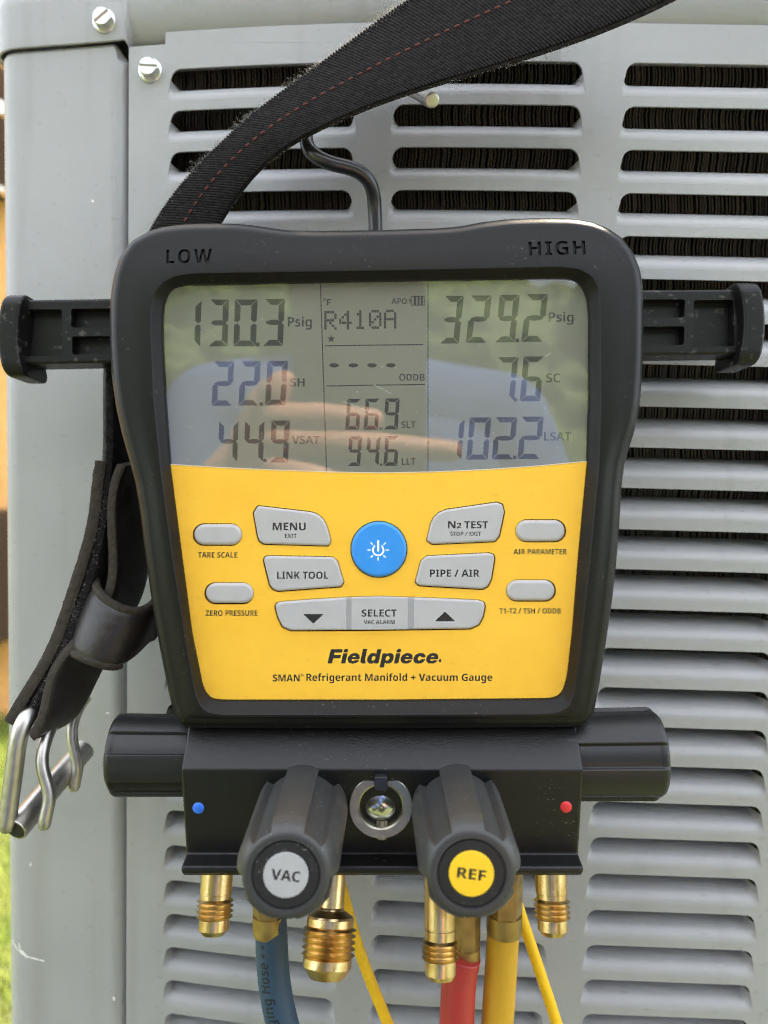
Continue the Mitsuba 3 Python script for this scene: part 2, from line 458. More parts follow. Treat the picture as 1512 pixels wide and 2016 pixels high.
# hedge behind the photographer: seen as the green in the display's reflection
hp = []
hr = np.random.default_rng(11)
for i in range(150):
    x = hr.uniform(-5, 5); z = hr.uniform(0.1, 2.75 if x < -0.2 else 2.3); r = hr.uniform(0.35, 0.6)
    s = trimesh.creation.icosphere(3, r); s.apply_translation([x, -4.6 + hr.uniform(-0.3, 0.3), z]); hp.append(s)
hm = trimesh.util.concatenate(hp)
hm.vertices += (nfbm(np.array(hm.vertices) * 7.0, 3, 2) - 0.5)[:, None] * np.array(hm.vertex_normals) * 0.35
put('hedge__foliage', hm, 'hedge_leaf', False)
tag('hedge', 'green garden hedge mirrored in the top of the grey display', 'hedge')
for i in range(8):
    put('hedge__stem', trimesh.creation.cylinder(0.04, segment=[[-4.2 + 1.2 * i, -4.6, -0.05], [-4.2 + 1.2 * i, -4.6, 0.6]], sections=10), 'boot', True)

# ------------------------------------------------------------------ the outdoor unit
xs = np.linspace(-0.6, 0.8, 2801)
sl = np.clip(0.078 - 1.0 * xs, 0.018, 0.19)
ys = -np.concatenate([[0], np.cumsum((sl[1:] + sl[:-1]) / 2 * np.diff(xs))])
ys = ys - np.interp(0, xs, ys) + 0.3142
bow = lambda X: np.interp(X, xs, ys)                     # the sheet metal front is slightly bowed


def on_panel(px, py, off=0.0):
    d = FW + (px - CX) / F * RR - (py - CY) / F * UU
    t = 0.315
    for _ in range(30): t = (bow(CAM[0] + t * d[0]) - off) / d[1]
    return CAM + t * d


def bend(mesh):
    """(X, Z, out) -> world."""
    m = to_tri(mesh).copy()
    v = np.array(m.vertices)
    m.vertices = np.stack([v[:, 0], bow(v[:, 0]) - v[:, 2], v[:, 1]], 1)
    return m


U = 'condenser_unit'
tag(U, 'grey louvred outdoor air conditioning unit behind the yellow gauge', 'air conditioner')
SLITS = [.7758, .7594, .7430, .7265, .7100, .6935, .6769, .6602, .6434, .6270, .6106, .5939, .5776, .5612, .5450, .5286, .5124, .4960, .4803, .4649, .4492, .4334, .4180, .4028, .3875, .3720, .3565, .3410]
COLS = [(-.0932, -.0146), (-.0020, .0745), (.0880, .1612), (.1748, .2480)]
XL, XR, ZB = -.1098, .275, 0.06
P0 = on_panel(300, 84)
ZT = P0[2] + 0.0002
POCK = 0.0124                                             # height of a louvre below its slit


def cell(x0, x1, z):
    a, b = 0.0024, 0.0
    q = Polygon([(x0 + a, z), (x1 - a, z), (x1, z - POCK), (x0, z - POCK)])
    r = 0.0042
    top = q.buffer(-r, quad_segs=8).buffer(r, quad_segs=8)
    low = Polygon([(x0 - 0.001, z - POCK), (x1 + 0.001, z - POCK), (x1, z - 0.0065), (x0, z - 0.0065)]).intersection(q)
    return unary_union([top, low]).buffer(0)


face = Polygon([(XL, ZB), (XR, ZB), (XR, ZT + 0.0035), (-.094, ZT + 0.0035), (-.094, ZT - 0.0012), (XL, ZT - 0.0012)])
holes = unary_union([cell(x0, x1, z) for z in SLITS for x0, x1 in COLS])
sheet_shape = face.difference(holes)
q0 = polys(sheet_shape)[0]
cs = m3.CrossSection([np.array(r.coords)[:-1] for r in [q0.exterior, *q0.interiors]], m3.FillRule.EvenOdd)
fm = m3.Manifold.extrude(cs, 0.0009).translate([0, 0, -0.0009]).refine_to_length(0.012)
put(U + '__louvre_panel__sheet', bend(fm), 'paint', 30)
# the panel's folded left edge
put(U + '__louvre_panel__fold', bend(m3.Manifold.cube([0.0009, ZT - 0.0012 - ZB, 0.02]).translate([XL + 0.0001, ZB, -0.0211]).refine_to_length(0.03)), 'paint', False)


def bez(t):
    P = np.array([(0.0128, -0.0040), (0.0080, -0.0050), (-0.0004, -0.0074), (-0.00003, -0.0128)])
    t = t[:, None]
    return (1 - t) ** 3 * P[0] + 3 * (1 - t) ** 2 * t * P[1] + 3 * (1 - t) * t * t * P[2] + t ** 3 * P[3]


def louvre(x0, x1, z):
    u = np.r_[0, 0.004, 0.010, 0.018, 0.028, 0.04, 0.055, 0.075, np.linspace(0.1, 0.9, 18), 0.925, 0.945, 0.96, 0.972, 0.982, 0.99, 0.996, 1]
    pv = bez(np.linspace(0, 1, 16))
    dist = np.minimum(u, 1 - u) * (x1 - x0)
    e = np.clip(dist / 0.0034, 0, 1)
    E = np.sin(e * math.pi / 2) ** 0.9
    G = np.zeros((len(u), len(pv), 3))
    for k, (dpt, zz) in enumerate(pv):
        ins = max(0.0024 * (1 + zz / POCK), 0) - 0.0003
        G[:, k, 0] = (x0 + ins) + u * (x1 - x0 - 2 * ins)
        G[:, k, 1] = z + zz
        G[:, k, 2] = -dpt * E + 0.00003 * (1 - E)
    out = G.copy(); inn = G.copy(); inn[:, :, 2] -= 0.0007; inn[:, :, 1] -= 0.0003
    a, b = G.shape[:2]
    i = np.arange(a * b).reshape(a, b)
    q = np.stack([i[:-1, :-1], i[:-1, 1:], i[1:, 1:], i[1:, :-1]], -1).reshape(-1, 4)
    loop = np.r_[i[:, 0], i[-1, 1:], i[-2::-1, -1], i[0, -2:0:-1]]
    l2 = np.roll(loop, -1)
    sidef = np.stack([loop, l2, l2 + a * b, loop + a * b], 1)
    v = np.vstack([out.reshape(-1, 3), inn.reshape(-1, 3)])
    m = to_tri((v, np.vstack([q, q[:, ::-1] + a * b, sidef])))
    return m


for z in SLITS:
    for c, (x0, x1) in enumerate(COLS):
        m = louvre(x0, x1, z)
        if m.volume < 0: m.invert()
        put(U + '__louvre_panel__louvre', bend(m), 'paint', 35)

# coil: dark core with thin wavy fins
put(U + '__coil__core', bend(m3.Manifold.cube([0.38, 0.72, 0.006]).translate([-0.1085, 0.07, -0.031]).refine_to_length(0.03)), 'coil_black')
zz = np.linspace(0.40, 0.80, 150)
fx = np.arange(-0.105, 0.262, 0.00145)
fv, ff = [], []
wob = 0.00030 * np.sin(zz * 2 * math.pi / 0.0105)
for k, x in enumerate(np.arange(-0.105, 0.262, 0.00138)):
    xx = x + wob + rng.normal(0, 0.00012) + 0.0002 * np.sin(zz * 40 + rng.uniform(0, 6))
    dp = -0.0195 + rng.normal(0, 0.0002)
    wdt = 0.00030 * rng.uniform(0.8, 1.3)
    o = len(fv) * 450
    fv.append(np.vstack([np.stack([xx - wdt, zz, np.full_like(zz, dp)], 1), np.stack([xx + wdt, zz, np.full_like(zz, dp)], 1), np.stack([xx, zz, np.full_like(zz, dp - 0.006)], 1)]))
    j = np.arange(149)
    for a_, b_ in ((0, 150), (150, 300)):
        ff += [np.stack([o + a_ + j, o + b_ + j, o + b_ + j + 1], 1), np.stack([o + a_ + j, o + b_ + j + 1, o + a_ + j + 1], 1)]
put(U + '__coil__fin', bend(trimesh.Trimesh(np.vstack(fv), np.vstack(ff), process=False)), 'coil_fin', False, kind='stuff', label='dark wavy coil fins seen through the louvre slots')

# corner post: rolled right edge, rounded left corner, side going back
XPR, XPL = -.1112, -.1693
ZP = on_panel(140, 92)[2]


def thick_line(pts, t):
    return LineString(pts).buffer(t / 2, cap_style='flat', join_style='round', quad_segs=6)


arc = lambda cx, cy, r, a0, a1, n=10: [(cx + r * math.cos(a), cy + r * math.sin(a)) for a in np.radians(np.linspace(a0, a1, n))]
front = 0.0006
prof = [(XPR, -0.016)] + arc(XPR - 0.0058, front - 0.0058, 0.0058, 0, 90) + [(x, front) for x in np.linspace(XPR - 0.010, XPL + 0.013, 8)] + arc(XPL + 0.009, front - 0.009, 0.009, 90, 180) + [(XPL, -0.05), (XPL, -0.30)]
body = thick_line(prof, 0.0010)
bx0, bo0, bx1, bo1 = body.bounds


def post_mesh():
    r = ring_of(body, 0.0012)
    zs = [ZB, ZP - 0.0022, ZP - 0.0011, ZP - 0.0003, ZP]
    ins = [0, 0, 0.0004, 0.0012, 0.0025]
    rings = [np.column_stack([r[:, 0], r[:, 1] - (i if True else 0) * (r[:, 1] > -0.02), np.full(len(r), z)]) for z, i in zip(zs, ins)]
    m = loft(rings)                                       # x, out, z
    v = np.array(m.vertices)
    v[:, 2] -= 0.0062 * np.clip((v[:, 0] - (XPR - 0.0045)) / 0.0012, 0, 1) * (v[:, 2] > ZP - 0.004)
    lim = np.clip(v[:, 0], XPL, 9)
    m.vertices = np.stack([v[:, 0], bow(lim) - v[:, 1], v[:, 2]], 1)
    if m.volume < 0: m.invert()
    return m


put(U + '__corner_post', post_mesh(), 'paint', 40, label='plain grey corner post with a white scratch near its foot')
# white scratch on the post
scr = []
for pts, w in (([(24, 1852), (34, 1868), (44, 1878), (58, 1885), (86, 1892)], 2.6), ([(37, 1858), (41, 1872), (44, 1878)], 3.0), ([(44, 1874), (52, 1884)], 5.0)):
    w3 = np.array([on_panel(a, b, front + 0.0006) for a, b in pts])
    scr.append(LineString(w3[:, [0, 2]]).buffer(w / 2 * 0.00021))
put(U + '__corner_post__scratch', bend(m3.Manifold.extrude(m3.CrossSection([np.array(polys(unary_union(scr))[0].exterior.coords)[:-1]], m3.FillRule.NonZero), 0.00012).translate([0, 0, front + 0.00052])), 'paint_chip')


for px, py, w, h in ((224, 1966, 5, 9), (182, 396, 5, 5), (212, 1404, 6, 4), (60, 1702, 4, 7), (128, 640, 3, 3)):
    q = on_panel(px, py, front + 0.0006)
    chip = affinity.scale(Point(q[0], q[2]).buffer(0.00021, quad_segs=3), w / 2, h / 2)
    put(U + '__corner_post__chip', bend(m3.Manifold.extrude(m3.CrossSection([np.array(chip.exterior.coords)[:-1][::-1]], m3.FillRule.NonZero), 0.00012).translate([0, 0, front + 0.00052])), 'paint_chip')


# top cover: skirt with a straight lip on the left, rolled in on the right
def cover():
    xs_ = np.r_[-.17, np.linspace(-.157, -.1135, 8), -.1108, -.1100, -.1092, -.1080, -.1050, np.linspace(-.10, .275, 40)]
    left = []
    rc = 0.012
    XC = -.1724
    for y in np.linspace(0.30, 0.03, 6): left.append((XC, -y, (-1, 0)))
    for a in np.radians(np.linspace(180, 95, 9)): left.append((XC + rc + rc * math.cos(a), -rc + 0.0032 + rc * math.sin(a), (math.cos(a), math.sin(a))))
    path = left + [(x, 0.0032, (0, 1)) for x in xs_[1:]]
    top = 0.818
    e_left = on_panel(137, 86, 0.0032)[2]
    rows = []
    for x, o, nn in path:
        k = float(np.clip((x + .1108) / 0.0016, 0, 1))
        edge = e_left + 0.0004 * (nfbm(np.array([x * 400, o * 400, 0.0]), 2) - 0.5)
        R = []
        if k <= 0:
            R = [(-0.0012, edge), (-0.0002, edge), (0.0, edge + 0.0003), (0, edge + 0.003), (0, edge + 0.006), (0, edge + 0.010), (0, edge + 0.014), (0, edge + 0.017)]
        else:
            zb = ZT - 0.004
            R = [(-0.020, zb), (-0.0125, zb + 0.0016), (-0.0085, zb + 0.0034), (-0.0050, zb + 0.0062), (-0.0026, zb + 0.0095), (-0.0010, zb + 0.0135), (-0.0002, zb + 0.0180), (0, zb + 0.0215)]
            R = [(a * k, edge + (b - edge) * k) for a, b in R]
        R += [(0, top - 0.012), (-0.0009, top - 0.0075), (-0.0035, top - 0.0035), (-0.0075, top - 0.0009), (-0.012, top)]
        rows.append([(x + nn[0] * i, o + nn[1] * i, z) for i, z in R])
    G = np.array(rows)
    a, b = G.shape[:2]
    i = np.arange(a * b).reshape(a, b)
    f = np.stack([i[:-1, :-1], i[1:, :-1], i[1:, 1:], i[:-1, 1:]], -1).reshape(-1, 4)
    v = G.reshape(-1, 3)
    bowx = np.maximum(v[:, 0], XPL)
    w = np.stack([v[:, 0], bow(bowx) - v[:, 1], v[:, 2]], 1)
    lid = np.vstack([w.reshape(a, b, 3)[:, -1, :2], [[0.275, 0.95], [-.155, 0.95]]])
    return to_tri((w, f)), Polygon(lid).buffer(0), top


cm, lid, ctop = cover()
put(U + '__top_cover', cm, 'paint', 40, label='grey top cover with a rolled lip')
put(U + '__top_cover__lid', slab(lid, ctop - 0.002, ctop - 0.0004), 'paint')
put(U + '__cabinet', [trimesh.creation.box(bounds=[[XPL + 0.02, 0.42, ZB], [0.27, 0.94, ctop - 0.004]]), trimesh.creation.box(bounds=[[XPL + 0.004, 0.60, ZB], [XPL + 0.02, 0.94, ctop - 0.004]]),
                      trimesh.creation.box(bounds=[[0.262, 0.33, ZB], [0.27, 0.42, ctop - 0.004]])], 'paint')
put(U + '__base_pan', trimesh.creation.box(bounds=[[XPL - 0.01, 0.30, -0.02], [0.285, 0.96, ZB - 0.002]]), 'coil_black')


def hex_screw(px, py, off, rot, slot):
    c = on_panel(px, py, off)
    s = 0.93
    washer = lathe([0, 0, 0], [0, 0, 0.0009], [(0, 0.0052 * s), (0.6, 0.0052 * s), (1, 0.0046 * s), (1, 0.0)], 40)
    hx = m3.Manifold.cylinder(0.0036, 0.0043 * s, 0.0043 * s, 6).translate([0, 0, 0.0006])
    cone = m3.Manifold.cylinder(0.0036, 0.0062 * s, 0.0036 * s, 40).translate([0, 0, 0.0006])
    h = (hx ^ cone) - m3.Manifold.cube([0.02, 0.0012, 0.002], True).rotate([0, 0, slot]).translate([0, 0, 0.0042])
    A = np.eye(4); ang = math.radians(rot)
    A[:3, 0] = [1, 0, 0]; A[:3, 1] = [0, 0, 1]; A[:3, 2] = [0, -1, 0]; A[:3, 3] = c
    k = put(U + '__screw', h, 'zinc', 25, A)
    put(k + '__washer', washer, 'zinc', 30, A)
    return k


hex_screw(206, 42, 0.0033, 0, 40)
hex_screw(296, 139, 0.0002, 0, -2)

# ------------------------------------------------------------------ the gauge
G = 'manifold_gauge'
tag(G, 'yellow and black digital manifold gauge hanging on the grey unit', 'gauge')
outer_px = [(300, 458), (330, 450), (365, 446), (404, 444), (467, 444), (500, 447), (533, 452), (570, 457), (640, 458), (760, 456), (860, 453), (899, 450), (947, 441), (1000, 435), (1060, 433), (1120, 434), (1158, 440), (1190, 452), (1220, 472), (1243, 502), (1257, 535),
            (1263, 570), (1264, 640), (1263, 705), (1260, 760), (1256, 806), (1248, 845), (1237, 880), (1226, 920), (1221, 960), (1217, 1030), (1212, 1095), (1204, 1170), (1195, 1235), (1185, 1300), (1175, 1360), (1166, 1405), (1150, 1424), (1120, 1429), (760, 1432),
            (390, 1431), (362, 1428), (346, 1408), (334, 1360), (322, 1300), (310, 1235), (298, 1160), (288, 1085), (279, 1010), (270, 955), (257, 905), (243, 855), (232, 805), (224, 750), (220, 690), (219, 640), (221, 590), (227, 550), (240, 510), (264, 478)]
inner_px = [(322, 557), (345, 545), (380, 540), (760, 534), (1100, 527), (1140, 531), (1165, 545), (1178, 570), (1181, 610), (1182, 800), (1178, 920), (1160, 1110), (1140, 1290), (1130, 1360), (1120, 1390), (1100, 1401), (1070, 1404), (760, 1406), (440, 1406),
            (410, 1402), (394, 1388), (384, 1360), (368, 1270), (342, 1110), (318, 930), (303, 780), (298, 650), (298, 610), (304, 578)]
window_px = [(331, 575), (340, 566), (355, 561.5), (740, 553), (1110, 548.5), (1130, 551), (1148, 565), (1157, 588), (1160, 625), (1159, 800), (1155, 910), (1138, 1090), (1126, 1240), (1116, 1330), (1108, 1358), (1098, 1370), (1080, 1374), (760, 1377), (440, 1377), (418, 1375),
             (406, 1363), (399, 1345), (379, 1245), (360, 1100), (336, 915), (326, 780), (320.5, 660), (321, 615), (325, 592)]
smooth_px = lambda pts, r: Polygon(pts).buffer(r, quad_segs=12).buffer(-2 * r, quad_segs=12).buffer(r, quad_segs=12)


def rays(poly_m, n, c):
    ext = poly_m.exterior
    out = []
    for a in np.arange(n) / n * 2 * math.pi:
        x = ext.intersection(LineString([c, (c[0] + 0.4 * math.cos(a), c[1] + 0.4 * math.sin(a))]))
        pts = [q.coords[0] if q.geom_type == 'Point' else q.coords[-1] for q in getattr(x, 'geoms', [x])]
        out.append(max(pts, key=lambda q: (q[0] - c[0]) ** 2 + (q[1] - c[1]) ** 2))
    out = np.array(out)
    k = np.array([1, 4, 6, 4, 1]) / 16.0
    return np.stack([np.convolve(np.r_[out[-2:, i], out[:, i], out[:2, i]], k, 'valid') for i in (0, 1)], 1)


HP = -0.0052                                             # the face plate lies this far below the rim
hsil = -0.0095
outer_m, inner_m, win_m = px2m(smooth_px(outer_px, 14), hsil), px2m(smooth_px(inner_px, 12), 0.0), px2m(smooth_px(window_px, 10), HP)
cen = ((742 - CX) * D / F, -(955 - CY) * D / F)
NR = 720
ro_, ri_, rw_ = (rays(q, NR, cen) for q in (outer_m, inner_m, win_m))
no_ = normals2(ro_); ni_ = normals2(ri_)
up = lambda q, h: np.column_stack([q, np.full(len(q), h)])
rings = [up(ro_ - no_ * 0.006, -0.045), up(ro_ - no_ * 0.0030, -0.0435), up(ro_ - no_ * 0.0012, -0.038), up(ro_, -0.016)]
for a in np.linspace(0, 90, 13):
    A = math.radians(a)
    rings.append(up(ro_ - no_ * 0.0052 * (1 - math.cos(A)) ** 0.9, hsil + (-0.0016 - hsil) * math.sin(A)))
last = ro_ - no_ * 0.0052
for t, hgt in ((0.25, -0.00115), (0.5, -0.0007), (0.75, -0.0003)):
    rings.append(up(last * (1 - t) + (ri_ + ni_ * 0.0012) * t, hgt))
rings += [up(ri_ + ni_ * 0.0009, -0.00008), up(ri_ + ni_ * 0.0003, -0.0001), up(ri_ * 0.97 + rw_ * 0.03, -0.0005)]
for t in (0.15, 0.5, 0.85, 1.0):
    rings.append(up(ri_ * (1 - t) + rw_ * t, -0.0005 + (HP + 0.0008 + 0.0005) * t))
rings += [up(rw_, HP - 0.0024)]
hm = loft(rings, (False, False))
nv_, nl_ = len(hm.vertices), len(hm.vertices) - NR
jj = np.arange(NR); jk = (jj + 1) % NR
hm = trimesh.Trimesh(np.vstack([hm.vertices, [[*cen, -0.045], [*cen, HP - 0.0024]]]), np.vstack([hm.faces, np.stack([np.full(NR, nv_), jk, jj], 1), np.stack([np.full(NR, nv_ + 1), nl_ + jj, nl_ + jk], 1)]), process=False)
man = m3.Manifold(m3.Mesh(np.asarray(hm.vertices, np.float32), np.asarray(hm.faces, np.uint32)))
low = text_shape('LOW', 328, 418, 491, 519, 'sans', angle=-1.2, spacing=0.11)
high = text_shape('HIGH', 1040, 1152, 475, 503, 'sans', angle=-1.2, spacing=0.06)
cut = None
for shp in (low, high):
    for q in polys(px2m(shp, -0.001)):
        c_ = m3.CrossSection([np.array(r.coords)[:-1] for r in [q.exterior, *q.interiors]], m3.FillRule.EvenOdd)
        e_ = m3.Manifold.extrude(c_, 0.006).translate([0, 0, -0.0022])
        cut = e_ if cut is None else cut + e_
if man.status() == m3.Error.NoError:
    hm = man - cut
g(G + '__housing', hm, 'rubber', 32)
g(G + '__housing__lettering', slab(px2m(low, -0.002), -0.0023, -0.00205), 'engraved')
g(G + '__housing__lettering', slab(px2m(high, -0.002), -0.0023, -0.00205), 'engraved')

# face plate and display: the plate ends in a shallow arc below the display
arc_px = [(336, 915), (430, 921), (540, 926), (650, 930), (745, 931.5), (850, 930), (960, 925), (1060, 918), (1156, 909)]
winp = Polygon(Polygon(window_px).buffer(3).exterior)
lower = Polygon(arc_px + [(1260, 909), (1260, 1500), (200, 1500), (200, 915)]).intersection(winp)
upper = winp.difference(lower.buffer(0.01))
lower_m, upper_m = px2m(lower, HP), px2m(upper, HP)
btn_px = {
    'menu': [(507, 996), (611, 1008), (624, 1012), (634, 1020), (641, 1031), (647, 1048), (651, 1066), (646, 1074.5), (519, 1071), (511, 1066), (507, 1056), (499, 1010)],
    'link': [(519, 1104), (521, 1096), (530, 1094.5), (655, 1097), (664, 1105), (676.5, 1147), (671, 1155), (547, 1164), (537, 1160), (531, 1152)],
    'test': [(840.5, 1064), (848.5, 1030), (855, 1018), (864, 1009.5), (878, 1003.5), (978, 989), (989, 993), (993, 1008), (983, 1056), (974, 1066), (851, 1071.5)],
    'pipe': [(818, 1146), (829, 1105), (840, 1095), (962, 1089), (972, 1092), (974, 1100), (967, 1142), (960, 1155), (949, 1160), (825, 1153)],
    'bar': [(541.5, 1194), (545, 1187), (556, 1185), (620, 1180), (681, 1176.5), (745, 1174.5), (811, 1176.5), (880, 1179), (942, 1182), (953, 1186), (955, 1194), (951, 1215), (943, 1230), (926, 1238), (740, 1240.5), (572, 1241.5), (556, 1234), (547, 1216)]}
pills = [(381, 475, 1032, 1073), (404, 498, 1148, 1188), (1016.5, 1113, 1024, 1066), (998, 1093, 1142.5, 1183)]
HB = HP + 0.0011
shapes = {k: rounded(Polygon(v), 4.0) for k, v in btn_px.items()}
pill_shapes = [box(a + (d - c) / 2, (c + d) / 2 - 0.01, b - (d - c) / 2, (c + d) / 2 + 0.01).buffer((d - c) / 2, quad_segs=16) for a, b, c, d in pills]
power = Point(746, 1081.5).buffer(54.5, quad_segs=32)
gap = 1.7
cutouts = unary_union([s.buffer(gap) for s in [*shapes.values(), *pill_shapes, power]])
g(G + '__face_plate', slab(px2m(lower.difference(cutouts), HP), HP - 0.0012, HP), 'yellow_plate')
g(G + '__face_plate__backing', slab(lower_m, HP - 0.0023, HP - 0.0014), 'engraved')


def ink(parent, text, x0, x1, top, base, h, font='sans', bsdf='ink', **k):
    return g(parent + '__lettering', slab(px2m(text_shape(text, x0, x1, top, base, font, **k), h), h - 0.0001, h + 0.00006), bsdf)


for name, (kind_, texts) in {'menu': ('button', [('MENU', 537, 602, 1029, 1044), ('EXIT', 561, 584, 1051, 1059)]), 'link': ('button', [('LINK TOOL', 545.5, 646.5, 1125.5, 1139.5)]),
                             'test': ('button', [('TEST', 914, 961, 1026, 1040), ('N', 882, 897, 1026, 1040), ('2', 899, 908.5, 1029.5, 1040), ('STOP / EXIT', 886, 947, 1047, 1055)]), 'pipe': ('button', [('PIPE / AIR', 846.5, 944, 1121.5, 1135.5)])}.items():
    k = g(G + '__button', pillow(px2m(shapes[name], HB), HP - 0.0012, HB, 0.00085), 'button_grey', 40)
    for t in texts: ink(k, *t, HB)
for s in pill_shapes: g(G + '__button', pillow(px2m(s, HB), HP - 0.0012, HB, 0.0012), 'button_grey', 40)
# the three-way bar: three pads on one strip
bar = shapes['bar']
kb = g(G + '__selector_bar', pillow(px2m(bar, HB - 0.0004), HP - 0.0012, HB - 0.00045, 0.0006), 'button_groove', 40)
for x0, x1, texts in ((500, 682, []), (691.5, 803, [('SELECT', 712, 781, 1200, 1214), ('VAC ALARM', 716, 777, 1221, 1228.5)]), (814, 1000, [])):
    k = g(kb + '__button', pillow(px2m(rounded(bar.intersection(box(x0, 1100, x1, 1300)), 1.2), HB), HP - 0.0012, HB, 0.00045 if x0 == 691.5 else 0.0008, 0.0003), 'button_grey', 40)
    for t in texts:
        g(kb + '__lettering', slab(px2m(text_shape(*t), HB), HB - 0.0001, HB + 0.00006), 'ink')
g(kb + '__arrow', slab(px2m(Polygon([(597, 1209), (637, 1209), (617, 1228)]), HB), HB - 0.0001, HB + 0.00006), 'ink')
g(kb + '__arrow', slab(px2m(Polygon([(856, 1223), (896, 1223), (876, 1204)]), HB), HB - 0.0001, HB + 0.00006), 'ink')
k = g(G + '__power_button', pillow(px2m(power, HB), HP - 0.0012, HB + 0.0003, 0.0011), 'button_blue', 40, label='round blue power button')
ic = [Point(744.5, 1083).buffer(12, quad_segs=24).difference(Point(744.5, 1083).buffer(8.6, quad_segs=24)).difference(box(738.5, 1060, 750.5, 1082)), LineString([(744.5, 1065), (744.5, 1084)]).buffer(2.0)]
for a in range(0, 360, 45):
    if a == 270: continue
    ca, sa = math.cos(math.radians(a)), math.sin(math.radians(a))
    ic.append(LineString([(744.5 + 15.5 * ca, 1083 + 15.5 * sa), (744.5 + 20 * ca, 1083 + 20 * sa)]).buffer(1.2))
g(k + '__symbol', slab(px2m(unary_union(ic), HB + 0.0003), HB + 0.0002, HB + 0.00036), 'white_ink')
for t in (('TARE SCALE', 390, 467, 1087, 1098), ('ZERO PRESSURE', 405, 507, 1201.5, 1212.5), ('AIR PARAMETER', 1011, 1116, 1081, 1091.5), ('T1-T2 / TSH / ODDB', 983, 1104, 1197.5, 1208)):
    ink(G + '__face_plate', *t, HP)
ink(G + '__face_plate', 'Fieldpiece', 645, 863, 1278, 1306, HP, 'black', shear=0.2)
ink(G + '__face_plate', '.', 864, 868.5, 1278, 1304, HP, 'black')
ink(G + '__face_plate', 'SMAN', 537, 590, 1328, 1341.5, HP)
g(G + '__face_plate__lettering', slab(px2m(Point(595, 1329).buffer(2.8).difference(Point(595, 1329).buffer(1.6)), HP), HP - 0.0001, HP + 0.00006), 'ink')
ink(G + '__face_plate', 'Refrigerant Manifold + Vacuum Gauge', 603, 969, 1326.5, 1340.5, HP)

# display
HL = HP - 0.0016
k_scr = G + '__display'
g(k_scr + '__background', slab(px2m(upper, HP), HL - 0.0006, HL), 'lcd_grey')
lens_in = upper.buffer(-1.6)
g(k_scr + '__lens_rim', slab(px2m(upper.difference(lens_in), HP), HL - 0.0002, HP + 0.00025), 'lens_edge')
lm = trimesh.creation.triangulate_polygon(polys(px2m(lens_in.buffer(0.3), HP))[0], engine='earcut')
g(k_scr + '__lens', (np.column_stack([lm[0], np.full(len(lm[0]), HP)]), lm[1]), 'lens_glass', label='clear shiny display window mirroring the photographer')


specks = []
for k_ in range(46):
    x, y = rng.uniform(345, 1140), rng.uniform(575, 905)
    specks.append(affinity.scale(Point(x, y).buffer(1.0, quad_segs=2), rng.uniform(0.5, 1.3), rng.uniform(0.5, 1.3)))
for a, b in (((1074, 702), (1085, 694)), ((676, 790), (723, 809)), ((368, 840), (378, 841)), ((735, 757), (770, 775))):
    specks.append(LineString([a, b]).buffer(0.45))
g(k_scr + '__dust', slab(px2m(unary_union(specks), HP), HP + 0.00002, HP + 0.00006), 'dust', False, kind='stuff', label='white dust specks and fine scratches on the display window')


def seg_shape(ch, x0, x1, y0, y1, slant, w=0.17):
    """A seven-segment digit with clipped joints in a box of photo pixels, leaning right by slant pixels."""
    W, H = x1 - x0 - slant, y1 - y0
    t = w * H * 0.72
    e = 0.9
    m_ = H / 2
    S = {'a': [(e, 0), (W - e, 0), (W - t - e, t), (t + e, t)], 'd': [(t + e, H - t), (W - t - e, H - t), (W - e, H), (e, H)],
         'f': [(0, e), (t, t + e), (t, m_ - t * .45 - e), (t * .5, m_ - e), (0, m_ - t * .3 - e)], 'b': [(W, e), (W, m_ - t * .3 - e), (W - t * .5, m_ - e), (W - t, m_ - t * .45 - e), (W - t, t + e)],
         'e': [(0, m_ + t * .3 + e), (t * .5, m_ + e), (t, m_ + t * .45 + e), (t, H - t - e), (0, H - e)], 'c': [(W, H - e), (W - t, H - t - e), (W - t, m_ + t * .45 + e), (W - t * .5, m_ + e), (W, m_ + t * .3 + e)]}
    gy = Point(W / 2, m_).buffer(1, quad_segs=10)
    G_ = affinity.scale(gy, (W / 2 - t * 0.35), t * 0.46)
    on = {'0': 'abcdef', '1': 'bc', '2': 'abged', '3': 'abgcd', '4': 'fgbc', '5': 'afgcd', '6': 'afgedc', '7': 'abc', '8': 'abcdefg', '9': 'abcdfg'}[ch]
    out = [G_ if s == 'g' else Polygon(S[s]) for s in on]
    return affinity.affine_transform(unary_union(out), [1, -slant / H, 0, 1, x0 + slant, y0])


def lcd(name, shp):
    return g(k_scr + '__' + name, slab(px2m(shp, HL), HL - 0.00005, HL + 0.00012), 'lcd_segment')


DIG = [('1', 360, 397, 592, 683, 3), ('3', 411, 451, 590, 682, 3), ('0', 460, 507, 590, 682, 3), ('3', 518, 561, 589, 681, 4),
       ('2', 417, 461, 712, 799, 4), ('2', 470, 513, 711.5, 798.5, 4), ('0', 522, 567, 711, 798, 5), ('4', 429, 470, 829, 909, 3), ('4', 480, 521, 828.5, 909.5, 3), ('9', 531, 571, 828, 910.5, 4),
       ('3', 866, 913, 583, 676.5, 10), ('2', 917, 968, 582, 675, 10), ('9', 974, 1023, 581, 674, 10), ('2', 1026, 1079, 579.5, 673, 11), ('7', 972, 1020, 703.5, 790, 8), ('6', 1023, 1071, 702, 790, 8),
       ('1', 872, 915, 825, 905, 7), ('0', 918, 967, 822, 905, 7), ('2', 968, 1018, 821.5, 904.5, 7), ('2', 1019, 1070, 820.5, 904, 7)]
DIG += [('6', 680, 711, 785.5, 846, 4), ('6', 716, 748, 785, 846, 4), ('9', 755, 787, 784.5, 845.5, 4), ('9', 684, 713, 859, 917.5, 4), ('4', 720, 749, 858.5, 917.5, 4), ('6', 755, 786, 858, 917, 4)]
